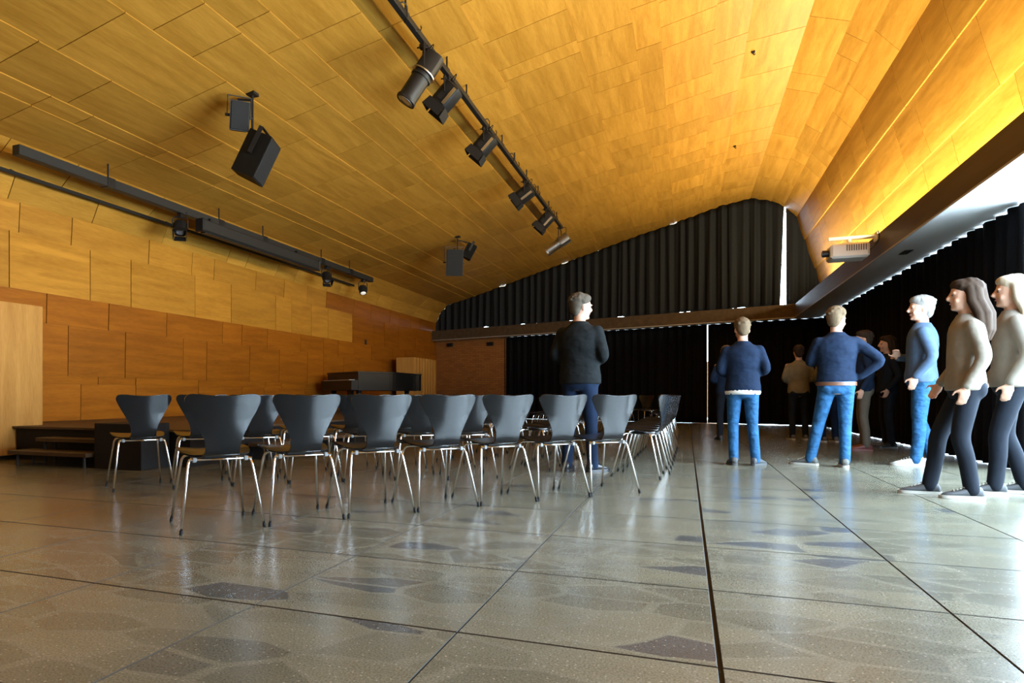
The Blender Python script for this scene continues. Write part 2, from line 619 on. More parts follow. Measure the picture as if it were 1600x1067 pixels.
def shell(idx0, idx1, seed, step=0.012, base=0.004, gap=0.0065, bulge=0.0):
    mb = MB()
    rng = random.Random(seed)
    for i in range(idx0, idx1):
        a = Vector((PROF[i][0], PROF[i][1]))
        b = Vector((PROF[i + 1][0], PROF[i + 1][1]))
        d = (b - a).normalized()
        n = Vector((d.y, -d.x))  # into the room
        st = step if i >= 8 else 0.008
        ia = a + n * base
        ib = b + n * (base + st)
        oa = a - n * 0.02
        ob = b - n * 0.02
        yend = back_y(a.x, 0.75)
        ys = course_joints(i, rng, yend)
        e = 0.0015
        ia2, ib2 = ia + d * e, ib - d * 0.0005
        for y0, y1 in zip(ys, ys[1:]):
            y0 += gap
            y1 -= gap
            tone = rng.random()
            w1 = n * (0.008 * (rng.random() - .5) if i < 8 else 0)
            p, q = ia2 + w1, ib2 + w1
            if bulge:
                K = 8
                vs = []
                for kk in range(K + 1):
                    tt = kk / K
                    f_ = p.lerp(q, tt) + n * (bulge * 4 * tt * (1 - tt))
                    b_ = oa.lerp(ob, tt)
                    vs += [(f_.x, y0, f_.y), (f_.x, y1, f_.y), (b_.x, y0, b_.y), (b_.x, y1, b_.y)]
                fs = []
                for kk in range(K):
                    o1, o2 = kk * 4, kk * 4 + 4
                    fs += [(o1, o2, o2 + 1, o1 + 1), (o1, o1 + 2, o2 + 2, o2), (o1 + 1, o2 + 1, o2 + 3, o1 + 3)]
                fs += [(0, 1, 3, 2), (K * 4, K * 4 + 2, K * 4 + 3, K * 4 + 1)]
                mb.add(vs, fs, 0, tone)
                continue
            vs = [(p.x, y0, p.y), (p.x, y1, p.y), (q.x, y1, q.y), (q.x, y0, q.y), (oa.x, y0, oa.y), (oa.x, y1, oa.y), (ob.x, y1, ob.y), (ob.x, y0, ob.y)]
            mi = 2 if (i in (4, 5) and y1 < 16.8) else 0   # lighter oak on two upper courses of the stage wall, up to a joint
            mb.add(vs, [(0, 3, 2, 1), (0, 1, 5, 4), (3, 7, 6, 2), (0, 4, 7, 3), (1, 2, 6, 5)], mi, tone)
        # backing behind the joints
        ba, bb = a - n * 0.025 - d * .02, b - n * 0.025 + d * .02
        ca, cb = a - n * 0.16 - d * .05, b - n * 0.16 + d * .05
        mb.add([(ba.x, Y0, ba.y), (bb.x, Y0, bb.y), (bb.x, yend, bb.y), (ba.x, yend, ba.y), (ca.x, Y0, ca.y), (cb.x, Y0, cb.y), (cb.x, yend, cb.y), (ca.x, yend, ca.y)],
               [(0, 1, 2, 3), (4, 7, 6, 5), (0, 3, 7, 4), (1, 5, 6, 2), (3, 2, 6, 7), (0, 4, 5, 1)], 1)
    return mb


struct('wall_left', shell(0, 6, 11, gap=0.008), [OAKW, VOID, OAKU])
struct('ceiling', shell(6, 25, 5), [OAK, VOID])
wr_ = struct('wall_right', shell(25, 29, 8, step=0.024, bulge=0.011, gap=0.008), [OAK, VOID])
wr_.data.polygons.foreach_set('use_smooth', [True] * len(wr_.data.polygons))
sharp(wr_.data, 30)

# floor slabs 0.80 x 0.83 with open joints
fb = MB()
rng = random.Random(3)
xs = [0.092 + 0.805 * k for k in range(-12, 5)]
ys = [2.12 + 0.832 * k for k in range(-8, 27)]
for i in range(len(xs) - 1):
    for j in range(len(ys) - 1):
        g = 0.003
        x0 = xs[i] + (0.006 if abs(xs[i] - .092) < .01 else 0.0018)
        x1 = xs[i + 1] - (0.006 if abs(xs[i + 1] - .092) < .01 else 0.0018)
        y0, y1 = ys[j] + g, ys[j + 1] - g
        t = rng.random()
        c = 0.0028
        vs = [(x0 + c, y0 + c, 0), (x1 - c, y0 + c, 0), (x1 - c, y1 - c, 0), (x0 + c, y1 - c, 0), (x0, y0, -c), (x1, y0, -c), (x1, y1, -c), (x0, y1, -c), (x0, y0, -.03), (x1, y0, -.03), (x1, y1, -.03), (x0, y1, -.03)]
        fb.add(vs, [(0, 1, 2, 3)], 0, t)
        fb.add(vs, [(4, 5, 1, 0), (5, 6, 2, 1), (6, 7, 3, 2), (7, 4, 0, 3), (8, 9, 5, 4), (9, 10, 6, 5), (10, 11, 7, 6), (11, 8, 4, 7)], 1, t)
fb.add([(xs[0], ys[0], -.012), (xs[-1], ys[0], -.012), (xs[-1], ys[-1], -.012), (xs[0], ys[-1], -.012)], [(0, 1, 2, 3)], 1)
struct('floor', fb, [STONE, JOINT])
gb = MB()
gb.box(-30, 40, -30, 60, -.2, -.035)
struct('ground', gb, [GROUND])

# beams: mitred corner between the window beam and the back beam
BZ0, BZ1 = 2.815, 3.165
OUT = 0.68


def beam_mb(poly):
    """poly: inner a, inner b, outer b, outer a  (fascia = a->b)"""
    mb = MB()
    n = 4
    vs = [(x, y, BZ0) for x, y in poly] + [(x, y, BZ1) for x, y in poly]
    mb.add(vs, [(0, 1, 5, 4)], 0)
    mb.add(vs, [(3, 2, 1, 0)], 1)
    mb.add(vs, [(4, 5, 6, 7), (1, 2, 6, 5), (2, 3, 7, 6), (3, 0, 4, 7)], 0)
    return mb


cin = (2.63, back_y(2.63, 0))
cout = (3.31, back_y(3.31, OUT))
struct('trim_1', beam_mb([(2.63, Y0), cin, cout, (3.31, Y0)]), [DARKWOOD, SOFFIT])
struct('trim_2', beam_mb([cin, (-8.95, back_y(-8.95, 0)), (-8.95, back_y(-8.95, OUT)), cout]), [DARKWOOD, SOFFIT])
# pale strips along the fascia's lower edge; the back one paints a lit line
tb = MB()
tb.box(2.616, 2.63, Y0, cin[1] - .01, BZ0 - .012, BZ0 + .012)
pa_, pb_ = cin, (-8.7, back_y(-8.7, 0))
t4 = MB()
t4.prism([pa_, pb_, (pb_[0] - .004, pb_[1] - .014), (pa_[0] - .004, pa_[1] - .014)], BZ0 - .012, BZ0 + .012)
struct('trim_4', t4, [mat('pale_edge_strip', (0.33, 0.30, 0.26), 0.5)])
struct('trim_3', tb, [mat('pale_edge_strip', (0.33, 0.30, 0.26), 0.5)])

# brick wall below the back beam, on the stage side of the curtain
bw = MB()
u = Vector((0.9568, -0.2907, 0))
nn = Vector((0.2907, 0.9568, 0))
A0 = Vector((-8.69, 23.03, 0))


def on_back(x, off, z=0.0):  # point of the skewed back plane at room x
    return Vector((x, back_y(x, off), z))


bo = bpy.data.objects
bw.box(0, 3.05, 0, 0.3, 0, BZ0)
o = struct('wall_back', bw, [BRICK])
o.location = on_back(-8.75, 0.45)
o.rotation_euler = (0, 0, math.atan2(u.y, u.x))
# closing walls out of view
rb = MB()
rb.box(-9.1, 3.6, Y0 - .2, Y0, 0, 7)
struct('wall_rear', rb, [PLASTER])
lb = MB()
lb.box(-8.98, -8.775, Y0, 23.9, 0, 0.6)
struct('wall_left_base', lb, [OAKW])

# window wall, uncurtained towards the camera
wf = MB()
for k in range(5):
    y = 2.35 + k * 1.525
    wf.box(3.30, 3.38, y, y + .06, 0.06, BZ0)
wf.box(3.30, 3.38, 2.35, 8.51, 0.0, 0.06)
wf.box(3.30, 3.38, 2.35, 8.51, 2.2, 2.25)
nb = MB()
nb.box(3.30, 3.45, Y0, 2.35, 0, BZ0)
struct('wall_window_side', nb, [PLASTER])
xb = MB()
xb.box(.2, 1.4, 25.8, 26.1, 0, 2.0)
struct('wall_outside', xb, [BRICK])
wr = struct('window_1', wf, [ALU])
wg = MB()
for k in range(4):
    y = 2.35 + k * 1.525
    wg.box(3.335, 3.343, y + .06, y + 1.525, .06, 2.2)
    wg.box(3.335, 3.343, y + .06, y + 1.525, 2.25, BZ0)
struct('window_2', wg, [GLASS])

# ------------------------------------------------------------------ curtains


def curtain(name, label, p0, p1, ztop, zbot, material, lam=0.26, amp=0.05, seed=1, group=None, rows=14, left=None, right=None):
    """pleated cloth from p0 to p1; ztop(s), zbot(s) with s in metres along the track"""
    rng = random.Random(seed)
    p0, p1 = Vector(p0), Vector(p1)
    d = p1 - p0
    Ltot = d.length
    d.normalize()
    n = Vector((-d.y, d.x, 0))
    cols = max(20, int(Ltot / lam * 12))
    ph = [rng.uniform(-.5, .5) for _ in range(int(Ltot / lam) + 4)]
    am = [rng.uniform(.55, 1.25) for _ in range(int(Ltot / lam) + 4)]
    mb = MB()
    V = []
    for side in (0, 1):
        for i in range(cols + 1):
            for j in range(rows + 1):
                t = j / rows
                sl = left(1 - t) if left else 0.0
                sr = Ltot - (right(1 - t) if right else 0.0)
                s = sl + (sr - sl) * i / cols
                k = s / lam
                k0 = int(max(0, min(k, len(ph) - 2)))
                fr = k - k0
                fr = fr * fr * (3 - 2 * fr)
                p = ph[k0] * (1 - fr) + ph[k0 + 1] * fr
                a = (am[k0] * (1 - fr) + am[k0 + 1] * fr) * amp * (0.62 + 0.38 * (1 - t) + .12 * math.sin(3 * t + p * 6))
                wv = math.sin(2 * math.pi * k + 2.2 * p + 0.35 * math.sin(2.2 * t + p * 9))
                wv = wv + 0.28 * math.sin(4 * math.pi * k + 3 * p)
                zt, zb = ztop(s), zbot(s)
                q = p0 + d * s + n * (a * wv + side * 0.004)
                V.append((q.x, q.y, zb + (zt - zb) * t))
    nr = rows + 1
    nc = cols + 1
    F = []
    for i in range(cols):
        for j in range(rows):
            F.append((i * nr + j, (i + 1) * nr + j, (i + 1) * nr + j + 1, i * nr + j + 1))
            o_ = nc * nr
            F.append((o_ + i * nr + j, o_ + i * nr + j + 1, o_ + (i + 1) * nr + j + 1, o_ + (i + 1) * nr + j))
        o_ = nc * nr
        F.append((i * nr, o_ + i * nr, o_ + (i + 1) * nr, (i + 1) * nr))
        j = rows
        F.append((i * nr + j, (i + 1) * nr + j, o_ + (i + 1) * nr + j, o_ + i * nr + j))
    o_ = nc * nr
    for i in (0, cols):
        for j in range(rows):
            F.append((i * nr + j, i * nr + j + 1, o_ + i * nr + j + 1, o_ + i * nr + j))
    mb.add(V, F)
    o = mb.build(name, [material], smooth=True)
    return tag(o, label, 'curtain', group)


def prof_z(x):
    for (a, b) in zip(PROF[6:], PROF[7:]):
        if a[0] <= x <= b[0]:
            return a[1] + (b[1] - a[1]) * (x - a[0]) / (b[0] - a[0])
    return PROF[6][1] if x < PROF[6][0] else 3.2


ULEN = 1 / 0.9568
X0c = -8.715


def top_gap(s):
    # the heading sags between its hooks in places, letting slits of daylight through
    v = math.sin(s * 5.1) + math.sin(s * 2.3 + 1.0) + .6 * math.sin(s * 11.0)
    return 0.004 + (0.02 if v > 1.5 and 1.5 < s < 10.3 else 0.0)


pa, pb = on_back(X0c, .40), on_back(2.42, .40)
curtain('curtain', 'tall black pleated curtain filling the arched gable above the back beam', pa, pb,
        lambda s: prof_z(X0c + s * 0.9568) - top_gap(s),
        lambda s: (3.168 if s < 1.2 else 3.20) + .014 * math.sin(s * 3.7) + .010 * math.sin(s * 9.1), CURT, lam=0.29, amp=0.07, seed=4,
        right=lambda t: 0.075 * t, rows=16)
pa, pb = on_back(2.475, .40), on_back(3.30, .40)


def right_top(s):
    x = 2.475 + s * 0.9568
    return max(3.4, prof_z(x))


curtain('curtain', 'narrow black curtain at the window end of the gable, beyond the bright slit', pa, pb, right_top, lambda s: 3.19, CURT, lam=0.24, amp=0.035, seed=6)
pa, pb = on_back(-5.86, .46), on_back(.567, .46)


def low_top(lam, depth, base=2.80):
    return lambda s: base - depth * (0.5 + 0.5 * math.cos(2 * math.pi * s / lam)) ** 0.6


curtain('curtain', 'black floor-length curtain under the back beam, beside the brick wall', pa, pb, low_top(.27, .017, 2.826), lambda s: 0.002, CURT2, lam=0.27, amp=0.05, seed=8)
pa, pb = on_back(.578, .46), on_back(3.25, .46)
curtain('curtain', 'black floor-length curtain under the back beam, reaching into the room corner', pa, pb, low_top(.27, .023, 2.826), lambda s: 0.010 + .004 * math.sin(5 * s), CURT2, lam=0.27, amp=0.05, seed=9)
curtain('curtain', 'long black curtain drawn along the window side, below the pale soffit', (3.27, 8.70, 0), (3.27, back_y(3.27, .56), 0),
        low_top(.55, .02, 2.812), lambda s: 0.008 + .007 * (0.5 + 0.5 * math.sin(2 * math.pi * s / .55)), CURT2, lam=0.275, amp=0.045, seed=12)

# ------------------------------------------------------------------ stage, steps, plinth, cabinets
sb = MB()
sb.prism([(-7.80, 5.88), (-5.05, 5.88), (-5.05, 22.2), (-8.72, 23.2), (-8.72, 6.33), (-7.80, 6.33)], 0.385, 0.41)
st = thing('stage', 'low dark-boarded stage platform along the panelled wall', 'stage', (0, 0, 0))
sb.build('stage_deck', [STAGEWOOD], st)
sk = MB()
sk.prism([(-7.78, 5.92), (-5.09, 5.92), (-5.09, 22.1), (-8.70, 23.1), (-8.70, 6.36), (-7.78, 6.36)], 0.0, 0.385)
sk.build('stage_skirt', [STAGEBLK], st)

ss = thing('stage_steps', 'open two-tread black steps leading up to the stage beside the oak cabinet', 'steps', (-6.6, 5.6, 0))
for (x0, x1, y0, y1, z) in ((-7.22, -6.02, 5.38, 5.70, .165), (-7.08, -6.02, 5.62, 5.875, .30)):
    tb = MB()
    tb.box(x0 + 6.6, x1 + 6.6, y0 - 5.6, y1 - 5.6, z - .045, z, bev=.004)
    t_ = tb.build('tread', [STAGEWOOD], ss)
    lb_ = MB()
    for xx in (x0 + .09, x1 - .09):
        l2 = MB()
        l2.tube([(xx + 6.6, y0 + .06 - 5.6, 0), (xx + 6.6, y0 + .06 - 5.6, z - .045)], .016)
        l2.build('leg', [GREYM], ss)
        l3 = MB()
        l3.tube([(xx + 6.6, y1 - .06 - 5.6, 0), (xx + 6.6, y1 - .06 - 5.6, z - .045)], .016)
        l3.build('leg', [GREYM], ss)

pl = MB()
pl.box(-5.99, -5.33, 5.46, 5.875, 0, .49, bev=.006)
o = pl.build('plinth', [STAGEBLK])
tag(o, 'black boxy plinth on the floor at the front of the stage', 'plinth')
pl = MB()
pl.box(-5.045, -4.75, 6.9, 9.4, .16, .205, bev=.004)
s2 = thing('stage_step', 'long black step along the side of the stage behind the chairs', 'steps', (0, 0, 0))
pl.build('tread', [STAGEWOOD], s2)
for yy in (7.0, 9.3):
    l2 = MB()
    l2.box(-5.02, -4.80, yy - .02, yy + .02, 0, .16)
    l2.build('support', [GREYM], s2)

cb = thing('oak_cabinet', 'tall plain oak cabinet standing beside the stage steps', 'cabinet', (-8.25, 5.4, 0))
m_ = MB()
m_.box(-.46, .44, -.95, .91, .05, 1.948, bev=.004)
m_.build('carcass', [OAKC], cb)
m_ = MB()
m_.box(-.43, .405, -.92, .885, 0, .05)
m_.build('base', [STAGEBLK], cb)

cb = thing('oak_cabinet', 'oak cabinet with a fluted front standing at the far end of the stage', 'cabinet', (-8.1, 20.0, .41))
m_ = MB()
m_.box(-.30, .30, -.95, 1.0, 0.03, 1.56, bev=.004)
m_.build('carcass', [OAKC], cb)
fl = MB()
N_ = 8 * 8
vs = []
for i in range(N_ + 1):
    yv = -.95 + 1.95 * i / N_
    dx = .30 + .022 * abs(math.sin(math.pi * 8 * i / N_))
    vs += [(dx, yv, .03), (dx, yv, 1.56), (.28, yv, .03), (.28, yv, 1.56)]
fs = []
for i in range(N_):
    a_, b_ = i * 4, i * 4 + 4
    fs += [(a_, b_, b_ + 1, a_ + 1), (a_ + 1, b_ + 1, b_ + 3, a_ + 3), (a_, a_ + 2, b_ + 2, b_)]
fl.add(vs, fs)
fl.build('fluted_front', [OAKC], cb, angle=30)
m_ = MB()
m_.box(-.28, .28, -.93, .98, 0, .03)
m_.build('base', [STAGEBLK], cb)

# grand piano under the wall, lid closed
pn = thing('grand_piano', 'black grand piano with closed lid on the stage by the wall', 'piano', (-7.10, 15.25, .41), R(-32))
# local: y along the length, keyboard at -y


def piano_outline(sx=1.0):
    pts = [(-.74, -1.15), (.74, -1.15), (.74, -.3)]
    for i in range(1, 13):
        t = i / 12
        pts.append((.74 - .62 * (3 * t * t - 2 * t ** 3) * 1.0, -.3 + 1.35 * t))
    pts += [(.06, 1.16), (-.10, 1.24), (-.34, 1.25), (-.58, 1.18), (-.72, 1.02), (-.74, .8)]
    return [(x * sx, y * sx) for x, y in pts]


m_ = MB()
m_.prism(piano_outline(), .50, .90)
m_.build('case', [PIANO], pn)
m_ = MB()
m_.prism(piano_outline(1.012), .905, .945)
m_.build('lid', [PIANO], pn)
m_ = MB()
m_.box(-.74, .74, -1.34, -1.151, .50, .74, bev=.01)
kb = m_.build('keyboard', [PIANO], pn)
m_ = MB()
m_.box(-.62, .62, -1.32, -1.17, .741, .752)
m_.build('keys', [mat('piano_keys', (.6, .58, .52), .3)], kb)
for lx, ly in ((-.6, -1.05), (.6, -1.05), (-.3, .95)):
    m_ = MB()
    m_.tube([(lx, ly, .50), (lx, ly, .35), (lx, ly, .06)], [.07, .055, .04], 10)
    lg = m_.build('leg', [PIANO], pn, smooth=True)
    m_ = MB()
    m_.ell((lx, ly, .035), (.035, .035, .035), 10, 7)
    m_.build('castor', [STEEL], lg, smooth=True)
m_ = MB()
m_.box(-.12, .12, -.95, -.90, .08, .50)
m_.box(-.14, .14, -1.05, -.88, .04, .08)
m_.build('pedal_lyre', [PIANO], pn)

# small fittings of walls
for x_, z_, lbl in ((-8.10, 2.66, 'small dark vent in the brick wall, nearer the stage corner'), (-6.42, 2.61, 'small dark vent in the brick wall, nearer the curtain')):
    m_ = MB()
    m_.box(-.13, .13, -.06, .0, -.065, .065, bev=.006)
    for k in range(4):
        m_.box(-.11, .11, -.066, -.058, -.05 + k * .028, -.04 + k * .028)
    o = m_.build('wall_vent', [BLACKM])
    tag(o, lbl, 'vent', 'vents in the brick wall')
    o.location = on_back(x_, .449, z_)
    o.rotation_euler = (0, 0, math.atan2(u.y, u.x))
m_ = MB()
m_.box(-8.725, -8.70, 17.5, 17.6, 2.28, 2.42, bev=.006)
tag(m_.build('wall_socket', [BLACKM]), 'small black socket box high on the panelled wall above the piano', 'socket')
for y_, lbl in ((11.51, 'tiny dark hook in the bright ceiling panels, nearer the camera'), (15.72, 'tiny dark hook in the bright ceiling panels, nearer the gable curtain')):
    m_ = MB()
    m_.tube([(.97, y_, 6.145), (.97, y_, 6.09), (.985, y_, 6.07), (1.0, y_, 6.085)], .009, 8)
    m_.box(.945, .995, y_ - .025, y_ + .025, 6.105, 6.15)
    tag(m_.build('ceiling_hook', [BLACKM]), lbl, 'hook', 'ceiling hooks')
m_ = MB()
m_.box(2.84, 2.94, 11.1, 11.4, 2.806, 2.815)
for k in range(3):
    m_.box(2.855 + k * .03, 2.865 + k * .03, 11.12, 11.38, 2.802, 2.807)
tag(m_.build('soffit_vent', [BLACKM]), 'small black slot vent in the pale soffit near the projector', 'vent')

# ------------------------------------------------------------------ lighting rails on the ceiling


def ceil_z(x):
    return prof_z(x)


# main track
TX, TZ = -2.95, 5.06
tr = thing('lighting_track', 'long black lighting track hung under the sloping ceiling, carrying six spotlights', 'track', (TX, 0, TZ))
m_ = MB()
m_.box(-.035, .035, 2.0, 17.1, -.035, .035, bev=.004)
m_.build('rail', [BLACKM], tr)
for y_ in (4.0, 6.95, 8.35, 9.2, 11.2, 12.1, 13.1, 14.2, 15.4, 16.4):
    m_ = MB()
    m_.tube([(0, y_, .035), (0, y_, ceil_z(TX) - TZ + .01)], .012, 8)
    m_.box(-.03, .03, y_ - .04, y_ + .04, .035, .055)
    m_.build('hanger', [BLACKM], tr)
for y_ in (7.05, 10.4, 12.0, 13.9, 16.0):
    m_ = MB()
    pts = []
    for k in range(13):
        t = k / 12
        pts.append((.06 * math.sin(t * 9), y_ - .3 + .6 * t, .05 + .05 * math.sin(t * 14) - .06 * math.sin(math.pi * t)))
    m_.tube(pts, .008, 6)
    m_.build('cable', [BLACKM], tr, smooth=True)

# square tube on the wall side
t2 = thing('square_lighting_tube', 'long dark square lighting tube hung along the panelled wall side of the ceiling', 'lighting tube', (-7.9, 0, 3.9))
m_ = MB()
m_.box(-.065, .065, 6.0, 16.25, -.065, .065, bev=.006)
m_.build('tube', [GREYM], t2)
for y_ in (7.45, 9.95, 11.3, 13.6, 15.0):
    m_ = MB()
    m_.tube([(0, y_, .065), (0, y_, .30)], .012, 8)
    m_.box(-.072, .072, y_ - .07, y_ + .07, -.072, .072)
    m_.build('hanger', [BLACKM], t2)
# thin rail hugging the panels
t3 = thing('thin_wall_rail', 'thin black rail running along the curved wall panels below the square tube', 'rail', (-8.45, 0, 3.79))
m_ = MB()
m_.box(-.02, .02, 2.0, 16.3, -.025, .025, bev=.003)
m_.build('rail', [BLACKM], t3)
for y_ in (3, 6.4, 9.3, 12.2, 15.1):
    m_ = MB()
    m_.tube([(0, y_, .02), (-.14, y_, .09)], .012, 8)
    m_.build('bracket', [BLACKM], t3)
# roller screen case
sc_ = thing('projection_screen_case', 'long dark grey roller screen case hung below the square lighting tube', 'projection screen', (-7.72, 0, 3.70))
m_ = MB()
m_.box(-.085, .085, 9.25, 13.1, -.10, .10, bev=.02)
m_.build('case', [GREYM], sc_)
m_ = MB()
m_.box(-.05, .05, 9.3, 13.05, -.125, -.10)
m_.build('bottom_bar', [BLACKM], sc_)
for y_ in (9.23, 13.09):
    m_ = MB()
    m_.box(-.095, .095, y_ - .025, y_ + .03, -.115, .115, bev=.02)
    m_.build('end_cap', [BLACKM], sc_)
for y_ in (9.6, 12.4):
    m_ = MB()
    m_.box(-.112, -.06, y_ - .03, y_ + .03, .08, .20)
    m_.build('bracket', [BLACKM], sc_)


def aim(d):
    """matrix turning local +Y to direction d, keeping Z up"""
    d = Vector(d).normalized()
    x = d.cross(Vector((0, 0, 1))).normalized()
    z = x.cross(d)
    return Matrix((x, d, z)).transposed()


def spotlight(kind, label, at, drop, d, size, group, silver=False, lit=False):
    """at: point of the rail; body hangs 'drop' below and points along d"""
    root = thing('stage_spotlight', label, 'spotlight', at, 0, group)
    Mx = aim(d).to_4x4()
    Mx.translation = Vector((0, 0, -drop))
    body = STEEL if silver else BLACKM
    s = size
    # clamp
    m_ = MB()
    m_.box(-.045, .045, -.03, .03, -.06, -.001, bev=.006)
    m_.tube([(-.08, 0, -.03), (.06, 0, -.03)], .010, 8)
    m_.build('clamp', [BLACKM], root)
    # yoke: U in the plane across the beam
    hw = .125 * s / .4
    m_ = MB()
    Y = Matrix(((Mx[0][0], 0, 0), (Mx[1][0], 0, 0), (0, 0, 1)))
    ax = Vector((Mx[0][0], Mx[1][0], 0)).normalized()
    up = -.06
    pts = [ax * hw + Vector((0, 0, -drop)), ax * hw + Vector((0, 0, up - .04)), ax * (hw * .8) + Vector((0, 0, up)), ax * (-hw * .8) + Vector((0, 0, up)), -ax * hw + Vector((0, 0, up - .04)), -ax * hw + Vector((0, 0, -drop))]
    m_.tube(pts, .011, 8)
    m_.build('yoke', [BLACKM], root)

    def circ(y, r_, n=18, sq=0.0):
        out = []
        for k in range(n):
            t = 2 * math.pi * k / n
            c, s_ = math.cos(t), math.sin(t)
            q = (abs(c) ** 4 + abs(s_) ** 4) ** -.25
            f = 1 + (q - 1) * sq
            out.append(Mx @ Vector((r_ * f * c, y, r_ * f * s_)))
        return out
    if kind == 'profile':
        m_ = MB()
        r_ = .092 * s / .5
        m_.rings([circ(-.40 * s, r_ * .75, sq=.8), circ(-.38 * s, r_ * 1.05, sq=.8), circ(-.02 * s, r_ * 1.05, sq=.8), circ(0, r_ * .9)])
        m_.build('lamp_house', [body], root, angle=40)
        m_ = MB()
        m_.rings([circ(0, r_ * .85), circ(.02 * s, r_ * .95), circ(.55 * s, r_ * .95), circ(.56 * s, r_ * 1.02, sq=.6), circ(.60 * s, r_ * 1.02, sq=.6)])
        m_.rings([circ(.06 * s, r_ * 1.08), circ(.10 * s, r_ * 1.08)])
        lt = m_.build('lens_tube', [body], root, angle=40)
        m_ = MB()
        m_.rings([circ(.601 * s, r_ * .85), circ(.606 * s, r_ * .6)])
        m_.build('lens', [LENS], lt, smooth=True)
        m_ = MB()
        m_.rings([circ(-.01 * s, r_ * 1.25), circ(.012 * s, r_ * 1.25)])
        m_.build('collar', [STEEL], root, angle=40)
        m_ = MB()
        m_.rings([circ(-.42 * s, r_ * .5), circ(-.40 * s, r_ * .8)])
        m_.build('end_cap', [STEEL], root, angle=40)
    else:
        m_ = MB()
        r_ = .10 * s / .4
        m_.rings([circ(-.30 * s, r_ * .7, sq=.9), circ(-.27 * s, r_, sq=.9), circ(.24 * s, r_, sq=.9), circ(.27 * s, r_ * .95, sq=.9)])
        for sx in (-1, 1):
            m_.box(sx * r_ * 1.0 - .012, sx * r_ * 1.0 + .012, -.2 * s, .2 * s, -.02, .05, M=Mx)
        m_.build('lamp_house', [BLACKM], root, angle=40)
        m_ = MB()
        m_.box(-r_ * 1.10, -r_ * 1.0, -.22 * s, .24 * s, -r_ * .72, -r_ * .40, M=Mx)
        m_.build('side_rail', [STEEL], root)
        m_ = MB()
        m_.rings([circ(.271 * s, r_ * .8), circ(.285 * s, r_ * .5)])
        m_.build('lens', [mat('lit_lens', (.8, .8, .8), .1, emit=((1, .95, .85), 0.5)) if lit else LENS], root, smooth=True)
        if kind == 'barn':
            for k in range(4):
                t = k * math.pi / 2
                Q = Mx @ Matrix.Rotation(t, 4, 'Y')
                m_ = MB()
                w0, w1, l_ = r_ * .95, r_ * 1.02, .28 * s
                z0, z1 = r_ * 1.0, r_ * 1.0 + l_ * .12
                y0, y1 = .27 * s, .27 * s + l_ * .9
                V = [Q @ Vector(p) for p in ((-w0, y0, z0), (w0, y0, z0), (w1, y1, z1), (-w1, y1, z1), (-w0, y0, z0 + .004), (w0, y0, z0 + .004), (w1, y1, z1 + .004), (-w1, y1, z1 + .004))]
                m_.add(V, [(0, 1, 2, 3), (7, 6, 5, 4), (0, 4, 5, 1), (1, 5, 6, 2), (2, 6, 7, 3), (3, 7, 4, 0)])
                m_.build('barn_door', [BLACKM], root)
    # looped cable from lamp house to rail
    m_ = MB()
    a_ = Mx @ Vector((0, -.28 * s, .05))
    pts = []
    for k in range(11):
        t = k / 10
        p = a_.lerp(Vector((.02, .12, -.012)), t) + Vector((.07 * math.sin(math.pi * t), 0, .10 * math.sin(math.pi * t)))
        pts.append(p)
    m_.tube(pts, .006, 6)
    m_.build('cable', [RUBBER], root, smooth=True)
    return root


G1 = 'spotlights on the ceiling track'
spotlight('profile', 'long black zoom spotlight nearest the camera on the ceiling track', (TX, 7.50, TZ - .036), .36, (-.50, -.22, -.84), .66, G1)
spotlight('barn', 'barn-door spotlight second from the camera on the ceiling track', (TX, 8.35, TZ - .036), .28, (-.66, -.1, -.72), .54, G1)
spotlight('barn', 'barn-door spotlight third from the camera on the ceiling track', (TX, 10.15, TZ - .036), .28, (-.66, -.1, -.72), .54, G1)
spotlight('barn', 'barn-door spotlight fourth from the camera on the ceiling track', (TX, 12.95, TZ - .036), .28, (-.78, -.1, -.56), .54, G1)
spotlight('barn', 'barn-door spotlight fifth from the camera on the ceiling track', (TX, 15.05, TZ - .036), .28, (-.66, -.1, -.70), .54, G1)
spotlight('profile', 'silvery zoom spotlight at the far end of the ceiling track', (TX, 16.85, TZ - .036), .40, (-.85, .0, -.52), .66, G1, silver=True)
G2 = 'spotlights on the square tube'
spotlight('barn', 'dark barn-door spotlight on the square tube, beside the screen case', (-7.9, 8.95, 3.834), .24, (.35, -.45, -.70), .38, G2)
spotlight('barn', 'dark barn-door spotlight on the square tube, past the far end of the screen case', (-7.9, 13.85, 3.834), .26, (.4, -.35, -.65), .38, G2)
spotlight('par', 'small round spotlight with pale lens at the far tip of the square tube', (-7.9, 15.75, 3.834), .28, (.28, -.35, -.85), .36, G2, lit=True)

# ------------------------------------------------------------------ loudspeakers on ceiling brackets


